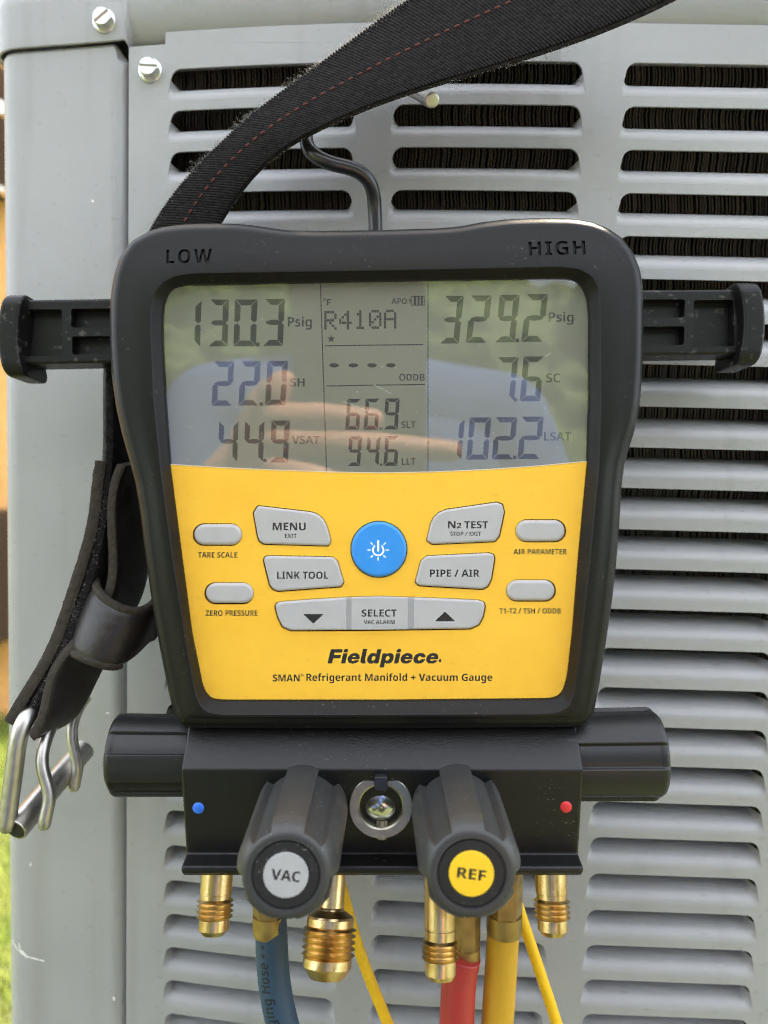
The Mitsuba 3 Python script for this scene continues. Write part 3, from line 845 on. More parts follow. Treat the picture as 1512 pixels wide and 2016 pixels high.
for ch, x0, x1, y0, y1, s in DIG:
    lcd('digit', seg_shape(ch, x0, x1, y0, y1, s, 0.17 if y1 - y0 > 75 else 0.165))
for x, y, r in ((508, 679, 4), (515, 796, 3.6), (522.5, 907, 3.6), (1018.5, 671, 4), (1015.5, 787.5, 3.6), (1013.5, 901, 3.6), (749.5, 844, 2.4), (750.5, 915, 2.4)):
    lcd('decimal_point', box(x - r, y - r, x + r * 0.8, y + r * 0.8))
for x in (658, 695.5, 732.5, 769.5): lcd('dash', affinity.scale(Point(x, 719.5).buffer(1, quad_segs=8), 9.5, 4))
for t in (('Psig', 567, 614, 624.5, 643), ('SH', 571, 600, 745, 761), ('VSAT', 575, 629, 858.5, 874), ('Psig', 1080, 1129, 615.5, 633.5), ('SC', 1075, 1103, 735.5, 752.5), ('LSAT', 1071, 1124, 851, 867.5), ('ODDB', 786, 836, 736.5, 749.5),
          ('SLT', 790, 818, 829.5, 843), ('LLT', 791, 818, 902, 915), ('F', 643.5, 652.5, 589, 601.5), ('APO', 771, 801, 587.5, 598.5)):
    lcd('lettering', text_shape(*t, 'medium'))
lcd('lettering', Point(639, 590).buffer(2.8).difference(Point(639, 590).buffer(1.5)))
star = [(652 + (8.5 if i % 2 == 0 else 3.4) * math.sin(i * math.pi / 5), 667.5 - (8.5 if i % 2 == 0 else 3.4) * math.cos(i * math.pi / 5)) for i in range(10)]
lcd('star', Polygon(star))
lcd('battery', unary_union([box(809, 583, 836, 602).difference(box(810.5, 584.5, 834.5, 600.5)), box(806, 589, 809, 596), box(814.5, 584, 819.5, 601), box(822, 584, 826, 601), box(828.5, 584, 832.5, 601)]))
DOT = {'R': ['11110', '10001', '10001', '11110', '10100', '10010', '10001'], '4': ['00010', '00110', '01010', '10010', '11111', '00010', '00010'], '1': ['00100', '01100', '00100', '00100', '00100', '00100', '01110'],
       '0': ['01110', '10001', '10011', '10101', '11001', '10001', '01110'], 'A': ['01110', '10001', '10001', '11111', '10001', '10001', '10001']}
for i, ch in enumerate('R410A'):
    sq = [box(638.5 + i * 29.3 + c * 5.0, 612.5 + r * 5.35 - i * 0.6, 638.5 + i * 29.3 + c * 5.0 + 4.5, 612.5 + r * 5.35 - i * 0.6 + 4.9) for r in range(7) for c in range(5) if DOT[ch][r][c] == '1']
    lcd('character', MultiPolygon(sq))
for a, b in (((631, 562), (643, 928)), ((842.5, 558), (842.5, 930)), ((641, 681), (836, 678.5)), ((643, 760), (836, 757))):
    lcd('divider_line', LineString([a, b]).buffer(1.0))

# side arms with end flanges
for name, sgn in (('left', -1), ('right', 1)):
    hA = -0.026
    if sgn < 0: bar_p, fl, pk = [(40, 590), (300, 586), (300, 712), (40, 717)], (6, 47, 575, 739), [[(43, 609), (122, 609), (122, 700), (43, 702)], [(140, 608), (300, 606), (300, 645), (140, 645)], [(142, 662), (300, 661), (300, 697), (142, 698)]]
    else: bar_p, fl, pk = [(1180, 571), (1462, 569), (1462, 697), (1180, 700)], (1452, 1496, 551, 716), [[(1366, 591), (1444, 590), (1446, 682), (1364, 682)], [(1180, 590), (1349, 589), (1347, 625), (1180, 627)], [(1180, 644), (1348, 642), (1346, 679), (1180, 682)]]
    k = numbered(G + '__side_arm')
    bm = m3.Manifold(m3.Mesh(*(lambda m: (np.asarray(m.vertices, np.float32), np.asarray(m.faces, np.uint32)))(prism(rounded(px2m(Polygon(bar_p), hA), 0.0008), hA - 0.012, hA, 0.0009))))
    for q in pk:
        rq = rounded(px2m(Polygon(q), hA), 0.0009)
        bm = bm - m3.Manifold.extrude(m3.CrossSection([np.array(rq.exterior.coords)[:-1]], m3.FillRule.NonZero), 0.01).translate([0, 0, hA - 0.0045])
    g(k, bm, 'worn_rubber', 35)
    a, b = dv(fl[0], fl[2], hA + 0.004), dv(fl[1], fl[3], hA + 0.004)
    cxm, cym, hx, hy = (a[0] + b[0]) / 2, (a[1] + b[1]) / 2, abs(b[0] - a[0]) / 2, abs(a[1] - b[1]) / 2
    # rounded plate standing across the arm, its outer face slightly domed
    fp = Polygon([(hA - 0.018, -hy), (hA + 0.004, -hy), (hA + 0.004, hy), (hA - 0.018, hy)])
    fmz = prism(rounded(affinity.translate(fp, 0, 0), 0.0045), -hx, hx, 0.0012)
    v = np.array(fmz.vertices)                           # (h, y, x) -> (x, y, h)
    dome = 0.0022 * (1 - (v[:, 1] / hy) ** 2) * sgn
    w = np.stack([v[:, 2] + dome + cxm, v[:, 1] + cym, v[:, 0]], 1)
    ff_ = fmz.faces[:, ::-1]
    g(k + '__flange', trimesh.Trimesh(w, ff_, process=False), 'worn_rubber', 35)

# manifold block
HBk = -0.0015
xl, xr = dv(355.5, 1517, HBk)[0], dv(1149.5, 1512, HBk)[0]
yy = lambda py, h: -(py - CY) * (D - h) / F
bp = Polygon([(-0.040, yy(1724, -0.002)), (-0.0035, yy(1723, -0.0035)), (-0.0016, yy(1718, -0.0016)), (-0.0016, yy(1707, -0.0016)), (-0.0082, yy(1681, -0.0082)), (-0.0070, yy(1650, -0.007)), (HBk, yy(1516, HBk)), (-0.0105, yy(1431, -0.0105)), (-0.040, yy(1426, -0.012))])
bm = prism(rounded(bp, 0.0005), -xr, -xl, 0.0010)
v = np.array(bm.vertices)                                # (h, y, -x)
g(G + '__block', trimesh.Trimesh(np.stack([-v[:, 2], v[:, 1], v[:, 0]], 1), bm.faces, process=False), 'cast_black', 28)
hF = lambda py: -0.0015 - 0.0055 * (py - 1516) / 134


def dot(px, py, bs):
    c = dv(px, py, hF(py))
    g(G + '__marker_dot', lathe(c - [0, 0, 0.001], c + [0, 0, 0.0009], [(0, 0.0019), (0.75, 0.0019), (0.95, 0.0013), (1, 0.0004)], 28), bs, 40)


dot(391, 1590, 'dot_blue'); dot(1114, 1588, 'dot_red')


def knob(A, B, R, cap=None, text=None, turn=0.0, squeeze=1.0, phase=None, blunt=False):
    """A fluted knob from its foot A to its front B."""
    A, B = np.asarray(A, float), np.asarray(B, float)
    L = np.linalg.norm(B - A); d = (B - A) / L
    u = np.cross([0.0, 1.0, 0.0], d) if abs(d[1]) < 0.9 else np.cross([0, 0, 1.0], d)
    u /= np.linalg.norm(u); w = np.cross(d, u)           # w points up
    n = 360
    a = np.arange(n) / n * 2 * math.pi
    ph = math.radians(phase if phase is not None else 90)
    rel = (np.degrees(a - ph) + 36) % 72 - 36            # 0 = middle of a raised strip
    x = np.clip((np.abs(rel) - 20.0) / 2.2, 0, 1)
    groove = x * x * (3 - 2 * x)
    prof = [(t, 1 - 0.08 * t) for t in np.linspace(0, 0.76, 10)] + [(0.78 + 0.22 * q, 0.665 + 0.272 * math.sqrt(max(0, 1 - q ** 2.2))) for q in np.sin(np.linspace(0, math.pi / 2, 40))]
    prof += [(1.0, 0.62), (0.999, 0.605), (0.976, 0.59), (0.975, 0.45), (0.975, 0.0)]
    if blunt:
        prof = [(t, 0.985 + 0.015 * t) for t in np.linspace(0, 0.8, 14)] + [(t, 1.0) for t in np.linspace(0.82, 0.93, 8)] + [(0.95, 0.99), (0.97, 0.965), (0.985, 0.93), (0.995, 0.88), (1.0, 0.82), (1.0, 0.0)]
    rings = []
    for t, r in prof:
        if blunt:
            dep = 0.085 * groove * (1 - 0.75 * np.clip((t - 0.9) / 0.1, 0, 1))
            rr = R * r * (1 - dep)
            rings.append(A + d * L * t + rr[:, None] * (np.cos(a)[:, None] * u + np.sin(a)[:, None] * w)); continue
        rr = R * np.minimum(r, (0.975 * (1 - groove) + 0.825 * groove) * (1 - 0.08 * t))
        rings.append(A + d * L * t + rr[:, None] * (np.cos(a)[:, None] * u + np.sin(a)[:, None] * w * squeeze))
    v = np.vstack(rings); j = np.arange(n); k = (j + 1) % n
    f = []
    for i in range(len(rings) - 1):
        p, q = i * n, (i + 1) * n
        f += [np.stack([p + j, p + k, q + k], 1), np.stack([p + j, q + k, q + j], 1)]
    v = np.vstack([v, [A]]); f.append(np.stack([np.full(n, len(v) - 1), k, j], 1))
    m = trimesh.Trimesh(v, np.vstack(f), process=True)
    m = trimesh.Trimesh(m.vertices, m.faces, process=False)
    key = g(G + '__knob', m, 'side_knob_black' if blunt else 'knob_black', 38)
    if cap:
        fr = np.eye(4); ta = math.radians(turn)
        fr[:3, 0] = u * math.cos(ta) + w * math.sin(ta); fr[:3, 1] = w * math.cos(ta) - u * math.sin(ta); fr[:3, 2] = d; fr[:3, 3] = A + d * L * 0.975
        FR = GAUGE @ fr; assert L > 0
        put(key + '__ring', lathe([0, 0, 0], [0, 0, 0.0007], [(0, 0.00875), (0.9, 0.0087), (1, 0.0085), (1, 0.0)], 64), 'hollow_black', 30, FR)
        put(key + '__cap', lathe([0, 0, 0.0005], [0, 0, 0.0012], [(0, 0.0060), (0.8, 0.0060), (1, 0.0057), (1, 0.0)], 64), cap, 30, FR)
        sh = text_shape(text, -28, 28, -10, 10, 'sans')
        sh = affinity.scale(sh, 0.000137, -0.000137, origin=(0, 0))
        put(key + '__lettering', slab(sh, 0.00115, 0.00128), 'ink', False, FR)
    return key


RK = 0.0154
k1 = knob(dv(597, 1588, -0.006), dz(562.5, 1724, 0.2045), RK, 'cap_white', 'VAC', -6.0, phase=88)
k2 = knob(dv(898, 1587, -0.006), dz(928.5, 1721, 0.2045), RK, 'cap_yellow', 'REF', -7.0, phase=94)
labels[k1] = {'label': 'black fluted knob with a white VAC cap'}
labels[k2] = {'label': 'black fluted knob with a yellow REF cap'}
k3 = knob(dz(400, 1485, 0.2705), dz(228, 1484, 0.2705), 0.0143, phase=68, blunt=True)
k4 = knob(dz(1100, 1485, 0.2705), dz(1293, 1483, 0.2705), 0.0158, phase=58, blunt=True)

# sight glass
c = dv(750, 1584, hF(1590))
S = G + '__sight_glass'
rs = D / F
g(S + '__ring', lathe(c - [0, 0, 0.004], c + [0, 0, 0.0022], [(0, 64.5 * rs), (0.86, 64.5 * rs), (0.96, 63.5 * rs), (1, 62 * rs), (0.99, 46 * rs), (0.93, 42.5 * rs), (0.30, 40 * rs), (0.30, 0.0)], 72), 'nickel', 30)
cb = c + np.array([0.0, 0.0006, -0.0022])
g(S + '__bowl', lathe(cb - [0, 0, 0.0004], cb + [0, 0, 0.0002], [(0, 42 * rs), (0.5, 42 * rs), (1.0, 41 * rs), (1.0, 0.0)], 56), 'dull_metal', 30)
bp_ = [(math.sin(t), 39.5 * rs * math.cos(t) ** 1.25) for t in np.linspace(0, 1.50, 26)] + [(1.0, 0.0)]
g(S + '__bulb', lathe(cb, cb + [0.0001, 0.0002, 0.0038], bp_, 56), 'bulb_metal', True)
tb = dv(750, 1540, hF(1540) + 0.003)
g(S + '__tab', prism(rounded(box(tb[0] - 13 * rs, tb[1] - 15 * rs, tb[0] + 13 * rs, tb[1] + 12 * rs), 0.0004), tb[2] - 0.003, tb[2] + 0.0008, 0.0003), 'rod_black', 30)
nb_ = dv(752, 1630, hF(1630))
g(S + '__notch', lathe(nb_ + [0, 18 * rs, 0.0012], nb_ + [0, -17 * rs, 0.0022], [(0, 12 * rs), (0.95, 12 * rs), (1, 10 * rs), (1, 0.0)], 28), 'nickel', 40)


# brass service ports
def port(name, A, B, parts, label):
    """parts: (t0, t1, r0, r1, threads) with radii in photo pixels at the port's distance."""
    prof = []
    for t0, t1, r0, r1, n in parts:
        if n:
            for i in range(n):
                a, b = t0 + (t1 - t0) * i / n, t0 + (t1 - t0) * (i + 1) / n
                prof += [(a, r0 * 0.90), (a + (b - a) * 0.30, r0 * 0.99), (a + (b - a) * 0.5, r1), (a + (b - a) * 0.72, r0 * 0.97), (b - (b - a) * 0.02, r0 * 0.90)]
        else:
            prof += [(t0, r0), (t1, r1)]
    z = D - (A[2] + B[2]) / 2
    prof = [(t, r * z / F) for t, r in prof] + [(1.0, 0.0)]
    k = g(G + '__' + name, lathe(A, B, prof, 56), 'brass', 32, label=label)
    return k


for A_, B_, lab in ((dv(428, 1712, -0.014), dv(420, 1840, -0.009), 'small brass port at the left end of the block'), (dv(1084, 1712, -0.014), dv(1089, 1841, -0.009), 'small brass port at the right end of the block')):
    port('brass_port', A_, B_, [(0, 0.36, 31, 31, 0), (0.37, 0.44, 29.5, 29.5, 0), (0.44, 0.76, 32, 35.5, 4), (0.77, 0.92, 29, 29, 0), (0.92, 1.0, 28, 21, 0)], lab)
port('brass_port', dv(659, 1700, -0.016), dv(642, 1927, -0.004), [(0, 0.39, 24, 24, 0), (0.395, 0.415, 25, 27, 0), (0.465, 0.485, 44, 46, 0), (0.485, 0.55, 46, 46, 0), (0.55, 0.82, 48, 52, 5), (0.825, 0.90, 47, 47, 0), (0.90, 0.92, 46, 44, 0), (1.0, 1.0, 31, 31, 0)], 'largest brass port, between the two front knobs')
port('brass_port', dv(866, 1700, -0.014), dv(867, 1926, -0.006), [(0, 0.56, 31, 31, 0), (0.565, 0.575, 29.5, 29.5, 0), (0.58, 0.66, 30.5, 30.5, 0), (0.66, 0.845, 33, 36.5, 4), (0.85, 0.96, 30, 30, 0), (0.96, 1.0, 29.5, 26, 0)], 'long brass port under the REF knob')

# hanger hook
hk = [dz(739, 480, .296), dz(739, 440, .295), dz(737, 400, .293), dz(728, 360, .289), dz(702, 336, .286), (dz(665, 325, .284)), dz(634, 314, .283), dz(610, 295, .284), dz(602, 265, .287), dz(606, 230, .2905), dz(640, 185, .293), dz(715, 165, .2945), dz(785, 168, .294), dz(820, 180, .288), dz(851, 197, .275)]
path = spline(hk, 150)
g(G + '__hanger_hook', tube(path[:126], 0.00265, 24), 'rod_black', 40, label='bent black wire hanger hook behind the strap')
tp = path[125:]
g(G + '__hanger_hook__tip', tube(np.vstack([tp[:-1], tp[-1], tp[-1] + (tp[-1] - tp[-2]) * 0.35, tp[-1] + (tp[-1] - tp[-2]) * 0.45]), np.r_[np.full(len(tp) - 1, 0.00265), 0.00262, 0.0021, 0.0012], 24), 'steel', 40, label='worn silver hook tip')
labels[G + '__hanger_hook__tip'] = {'label': 'worn silver tip of the hanger hook'}

# ------------------------------------------------------------------ hoses and cords
def hose(key, pts, r_px, z, bsdf, label, collar, collar_r, sides=None):
    path = spline(pts, 60)
    r = r_px * z / F
    put(key + '__tube', tube(path, r, 32), bsdf, True, GAUGE)
    tag(key, label, 'hose', 'hoses on the manifold')
    labels[key].pop('group')
    A, B = collar
    c_r = collar_r * z / F
    shp = (lambda a: np.cos(math.pi / 6) / np.cos((a % (math.pi / 3)) - math.pi / 6) * 1.06)
    put(key + '__coupling', lathe(A, B, [(0, c_r * 0.75), (0.02, c_r), (0.70, c_r), (0.74, c_r * 0.99)], 48, shp), 'old_brass', 25, GAUGE)
    put(key + '__ferrule', lathe(A + (B - A) * 0.735, B, [(0, c_r * 1.04), (0.7, c_r * 1.06), (1.0, c_r * 1.0), (1.0, c_r * 0.8)], 40), 'old_brass', 30, GAUGE)
    return path


bpth = hose('charging_hose_blue', [dz(532, 1800, .272), dz(535, 1860, .272), dz(541, 1940, .272), dz(557, 2020, .271), dz(580, 2110, .27), dz(600, 2300, .268)], 31.5, .272, 'hose_blue', 'blue charging hose hanging under the VAC knob', (dz(529, 1690, .272), dz(531, 1838, .272)), 31.5)
hose('charging_hose_red', [dz(913, 1880, .275), dz(905, 1920, .275), dz(901, 1970, .275), dz(899, 2020, .275), dz(896, 2120, .275), dz(890, 2300, .275)], 34, .275, 'hose_red', 'red hose between the long brass port and yellow hose', (dz(921, 1740, .276), dz(918, 1908, .276)), 25)
hose('charging_hose_yellow', [dz(992, 1810, .278), dz(989, 1860, .278), dz(984, 1940, .278), dz(979, 2016, .278), dz(972, 2120, .278), dz(960, 2300, .278)], 31.5, .278, 'hose_yellow', 'thick yellow hose right of the red hose', (dz(996, 1690, .278), dz(992, 1838, .278)), 33)
# elbow above the red hose's coupling
g('charging_hose_red__elbow', tube(spline([dz(912, 1690, .276), dz(918, 1730, .276), dz(921, 1765, .276)], 14), 0.0050, 24), 'old_brass', True)
for pts, lab in (([dz(655, 1690, .286), dz(676, 1760, .286), dz(692, 1820, .286), dz(714, 1890, .286), dz(739, 1955, .286), dz(765, 2018, .286), dz(800, 2100, .286), dz(850, 2250, .286)], 'thin yellow cord beside the largest brass port'),
                 ([dz(1008, 1740, .288), dz(1022, 1790, .288), dz(1040, 1845, .288), dz(1060, 1905, .288), dz(1080, 1965, .288), dz(1097, 2018, .288), dz(1124, 2100, .288), dz(1160, 2250, .288)], 'thin yellow cord right of the thick yellow hose')):
    put('sensor_cord', tube(spline(pts, 50), 0.0021, 18), 'cord_yellow', True, GAUGE, label=lab, category='cord')
# lettering printed along the blue hose, wrapped round it
sh = affinity.scale(text_shape('Charging Hose • •', 0, 215, 0, 20, 'sans'), 1, -1, origin=(0, 0))
mm = m3.Manifold.extrude(m3.CrossSection([np.array(r.coords)[:-1] for q in polys(sh) for r in [q.exterior, *q.interiors]], m3.FillRule.EvenOdd), 0.5).refine_to_length(6.0)
mm = to_tri(mm); v = np.array(mm.vertices)
P, t_, u_, w_ = frames(spline(bpth[::-1], 200))
s_ = np.r_[0, np.cumsum(np.linalg.norm(np.diff(P, axis=0), axis=1))]
zz_ = .272 / F
end_s = s_[-1] - np.linalg.norm(bpth[0] - dz(534, 1845, .272))
arcx = end_s - (215 - v[:, 0]) * zz_
ctr = np.stack([np.interp(arcx, s_, P[:, i]) for i in range(3)], 1)
tt = np.stack([np.interp(arcx, s_, t_[:, i]) for i in range(3)], 1); tt /= np.linalg.norm(tt, axis=1, keepdims=True)
outv = np.array([0, 0, 1.0]) - tt * tt[:, 2:3]; outv /= np.linalg.norm(outv, axis=1, keepdims=True)
sidev = np.cross(tt, outv)
rr_ = 31.5 * zz_
ang = -(v[:, 1] + 24 - 12) * zz_ / rr_ + math.radians(-24)
ang = (v[:, 1] + 10) * zz_ / rr_ * -1
ang = ang - math.radians(24)
w3 = ctr + (rr_ + 0.00004 + v[:, 2] * 0.0001) [:, None] * (np.cos(ang)[:, None] * outv + np.sin(ang)[:, None] * sidev)
mt = trimesh.Trimesh(w3, mm.faces, process=False)
put('charging_hose_blue__lettering', mt, 'hose_print', False, GAUGE)

# ------------------------------------------------------------------ strap
SK = 'shoulder_strap'
tag(SK, 'black webbing strap with leather buckle end behind the gauge', 'strap')
Ue = [dz(262, 510, .2985), dz(290, 462, .2975), dz(330, 398, .295), dz(400, 318, .290), (dz(500, 226, .285)), dz(600, 150, .281), dz(700, 75, .277), dz(800, 2, .273), dz(930, -80, .268), dz(1150, -190, .26)]
Le = [dz(395, 520, .2955), dz(430, 452, .293), dz(478, 378, .287), dz(540, 312, .281), (dz(610, 268, .275)), dz(720, 218, .269), dz(860, 170, .263), dz(1010, 126, .258), dz(1160, 76, .253), dz(1370, -20, .246)]
sm, Us, Ls, sn = ribbon(Ue, Le, 0.0026, 0.0012, 200, 22)
g(SK + '__webbing', sm, 'webbing', 50, label='black woven webbing with a row of red stitches')
C_, A_ = (Us + Ls) / 2, (Us - Ls) / 2
# ribs of the weave and the red stitches
ribs = []
cl_ = np.r_[0, np.cumsum(np.linalg.norm(np.diff(C_, axis=0), axis=1))]
for sv in np.arange(0.001, cl_[-1] - 0.001, 0.00115):
    c0, a0, n0 = (np.array([np.interp(sv, cl_, Q[:, i]) for i in range(3)]) for Q in (C_, A_, sn))
    s = np.linspace(-0.95, 0.95, 16)
    pth = np.array([c0 + a0 * x + n0 * (0.0012 * (1 - x * x) + 0.00118) for x in s]) + rng.normal(0, 0.00004, (16, 3))
    ribs.append(tube(pth, 0.00042, 6))
g(SK + '__webbing__rib', ribs, 'webbing', True, kind='stuff', label='fine cross ribs woven into the strap')
arc_l = np.r_[0, np.cumsum(np.linalg.norm(np.diff(C_, axis=0), axis=1))]
off = np.interp(arc_l, [0, arc_l[60], arc_l[120], arc_l[-1]], [0.02, 0.0, -0.02, -0.05])
for s0 in np.arange(0.006, arc_l[-1] - 0.01, 0.0036):
    pp = []
    for s in (s0, s0 + 0.0008, s0 + 0.0016):
        f3 = lambda Q: np.array([np.interp(s, arc_l, Q[:, i]) for i in range(3)])
        x = np.interp(s, arc_l, off)
        pp.append(f3(C_) + f3(A_) * x + f3(sn) * (0.0012 * (1 - x * x) + 0.0015))
    pp = np.array(pp)
    pth = np.vstack([pp[0] * 1.2 - pp[1] * 0.2, pp, pp[2] * 1.2 - pp[1] * 0.2])
    g(SK + '__webbing__stitch', tube(pth, np.array([0.0002, 0.0004, 0.00048, 0.0004, 0.0002]), 8), 'red_thread', True)


def fuzz(curve, outd, n, lmin, lmax, spread=0.0012):
    i = rng.uniform(0, len(curve) - 1.001, n); j = i.astype(int); f_ = (i - j)[:, None]
    p = curve[j] * (1 - f_) + curve[j + 1] * f_ + rng.normal(0, spread, (n, 3)) * 0.5
    d = outd[j] + rng.normal(0, 0.55, (n, 3)); d /= np.linalg.norm(d, axis=1, keepdims=True)
    l = rng.uniform(lmin, lmax, (n, 1))
    b = p - d * 0.0003; e = p + d * l
    m_ = p + d * l * 0.55 + rng.normal(0, 0.0001, (n, 3))
    s = np.cross(d, rng.normal(0, 1, (n, 3))); s /= np.linalg.norm(s, axis=1, keepdims=True); s *= 0.000035
    v = np.stack([b - s, b + s, m_ + s * 0.7, m_ - s * 0.7, e], 1).reshape(-1, 3)
    o = np.arange(n)[:, None] * 5
    return trimesh.Trimesh(v, np.vstack([o + [0, 1, 2], o + [0, 2, 3], o + [3, 2, 4]]), process=False)


oU = A_ / np.linalg.norm(A_, axis=1, keepdims=True)
band = np.array([0.93, 0.82, 0.70])
g(SK + '__webbing__fuzz', [fuzz(C_ + A_ * 0.97 + sn * 0.0012, oU * 0.5 + sn, 3000, 0.0003, 0.0009, 0.0016), fuzz(C_ + A_ * 0.88 + sn * 0.0014, oU * 0.6 + sn, 1300, 0.0003, 0.0007, 0.0026), fuzz(Us, oU * 0.9 + sn * 0.4, 2600, 0.0003, 0.0015, 0.0010), fuzz(Ls, -oU * 0.9 + sn * 0.3, 900, 0.0002, 0.0006, 0.0006)], 'fuzz_hair', False, kind='stuff', label='frayed grey fibres along the strap edge')

# lower end: webbing seen edge on, between two leather layers
wN = [dz(214, 640, .288), dz(214, 720, .286), dz(213, 800, .285), dz(213, 880, .284), dz(207, 960, .283), dz(199, 1030, .281), dz(182, 1110, .279), dz(160, 1180, .277), dz(138, 1240, .275), dz(116, 1295, .274), dz(88, 1350, .273), dz(62, 1400, .273)]
wF = [dz(252, 640, .312), dz(252, 720, .311), dz(252, 800, .310), dz(254, 880, .309), dz(252, 960, .308), dz(246, 1030, .306), dz(236, 1110, .304), dz(218, 1180, .302), dz(200, 1240, .300), dz(180, 1295, .298), dz(150, 1350, .297), dz(120, 1395, .297)]
wm, *_r = ribbon(wN, wF, 0.0036, 0.0, 90, 14, (1, 0, 0.4))
g(SK + '__webbing', wm, 'webbing', 50)
rb = []
for i in range(0, 89):
    for f_ in (0.0, 0.5):
        p = _r[0][i] * (1 - f_) + _r[0][min(i + 1, 89)] * f_; nn = _r[2][i]
        rb.append(tube(np.array([p - nn * 0.0018, p + (p - _r[1][i]) * 0.018, p + nn * 0.0018]), 0.00035, 6))
g(SK + '__webbing_001__rib', rb, 'webbing', True, kind='stuff', label='ribbed woven edge of the strap')
fz = fuzz(_r[0], (_r[0] - _r[1]) / np.linalg.norm(_r[0] - _r[1], axis=1, keepdims=True) + np.array([-0.6, 0, 0]), 1500, 0.0003, 0.0009, 0.0016)
g(SK + '__webbing_001__fuzz', fz, 'fuzz_hair', False, kind='stuff', label='short fibres on the lower strap edge')


def leather_band(nearp, farp, th, key, n=80, edge=True):
    m, a, b, nn = ribbon(nearp, farp, th, 0.0, n, 14, (1, 0, 0.5))
    k = g(SK + '__' + key, m, 'leather', 45)
    s = np.linspace(-1, 1, 7)                            # the cut edge, rough and pale
    o = (a - b) / np.linalg.norm(a - b, axis=1, keepdims=True)
    tt_ = np.gradient(a, axis=0); tt_ /= np.linalg.norm(tt_, axis=1, keepdims=True)
    rr = []
    for i in range(n):
        w = th / 2 * (1.02 + 0.03 * rng.normal())
        rr.append(np.array([a[i] + nn[i] * w * x + o[i] * (0.0005 * math.sqrt(max(0, 1 - x * x)) + 0.00003 * rng.normal()) for x in s] + [a[i] + nn[i] * w * x - o[i] * 0.0008 for x in s[::-1]]))
    kk = len(rr[0]); v = np.vstack(rr); j = np.arange(kk); j2 = (j + 1) % kk; f = []
    for i in range(n - 1):
        p, q = i * kk, (i + 1) * kk
        f += [np.stack([p + j, p + j2, q + j2], 1), np.stack([p + j, q + j2, q + j], 1)]
    me = trimesh.Trimesh(v, np.vstack(f), process=False)
    if me.volume < 0: me.invert()
    g(k + '__cut_edge', me, 'leather_edge', 50)
    return k


leather_band([dz(199, 908, .2825), dz(191, 960, .2815), dz(184, 1020, .2800), dz(167, 1090, .278), dz(148, 1150, .2765), dz(128, 1210, .275), dz(105, 1270, .274), dz(76, 1325, .2725), dz(45, 1375, .272), dz(18, 1424, .2715)],
             [dz(236, 908, .308), dz(230, 960, .307), dz(224, 1020, .306), dz(212, 1090, .304), dz(196, 1150, .302), dz(178, 1210, .300), dz(160, 1270, .298), dz(134, 1325, .297), dz(106, 1375, .2965), dz(80, 1420, .296)], 0.0040, 'leather_tab')
leather_band([dz(240, 915, .282), dz(226, 950, .2815), dz(219, 1000, .281), dz(220, 1060, .280), (dz(222, 1110, .279)), dz(214, 1165, .277), dz(180, 1225, .275), dz(138, 1275, .273), dz(108, 1315, .2715), dz(92, 1365, .270), dz(82, 1410, .269), dz(62, 1450, .2685)],
             [dz(300, 905, .306), dz(298, 950, .306), dz(296, 1000, .305), dz(296, 1060, .304), (dz(292, 1110, .303)), dz(280, 1165, .300), dz(252, 1225, .297), dz(225, 1275, .294), dz(204, 1312, .292), dz(182, 1355, .290), dz(162, 1392, .288), dz(118, 1425, .286)], 0.0034, 'leather_tab')
# keeper loop round both layers
kU = [dz(192, 1120, .289), dz(188, 1148, .281), dz(204, 1176, .273), dz(240, 1199, .2705), dz(274, 1203, .273), dz(302, 1188, .279), dz(330, 1158, .290)]
kL = [dz(133, 1262, .286), dz(140, 1280, .277), dz(158, 1292, .270), dz(188, 1304, .2675), dz(220, 1311, .2695), dz(262, 1292, .277), dz(300, 1262, .288)]
lm_, a, b, nn = ribbon(kU, kL, 0.0030, 0.0005, 90, 14)
kk = g(SK + '__keeper_loop', lm_, 'leather', 45, label='wide leather keeper loop round the strap end')
g(kk + '__cut_edge', tube(spline(kU, 60) + rng.normal(0, 0.00006, (60, 3)), 0.00165, 12), 'leather_edge', True)
g(kk + '__cut_edge', tube(spline(kL, 60)[:40] + rng.normal(0, 0.00006, (40, 3)), 0.00165, 12), 'leather_edge', True)
# rivet on the leather, in the shade of the gauge
rv = dz(250, 975, .287)
g(SK + '__rivet', lathe(rv - [0.001, 0, 0], rv + [0.0006, 0, 0.0008], [(0, 0.004), (0.7, 0.0038), (1, 0.0025)], 28), 'leather', 40)
# buckle: frame, roller, two prongs
bk = SK + '__buckle'
fr_ = spline([dz(150, 1360, .296), dz(112, 1372, .287), dz(76, 1392, .278), dz(50, 1418, .2715), dz(38, 1450, .2695), dz(30, 1500, .269), dz(22, 1560, .269), dz(14, 1622, .269)], 90)
g(bk + '__frame', tube(fr_, 0.00305, 24), 'steel', 40)
ra, rb_ = dz(30, 1634, .270), dz(165, 1475, .306)
g(bk + '__roller', lathe(ra, rb_, [(0, 0.0034), (0, 0.0042), (0.012, 0.0044), (1.0, 0.0044), (1.0, 0.003)], 36), 'steel', 30)
g(bk + '__roller__bore', lathe(ra + (ra - rb_) * 0.002, ra + (rb_ - ra) * 0.03, [(0, 0.0036), (1, 0.0036)], 30), 'hollow_black')
g(bk + '__frame__end', tube(np.vstack([dz(14, 1600, .269), dz(13, 1622, .269), dz(14, 1634, .2695)]), [0.003, 0.003, 0.0022], 24), 'steel', 40)
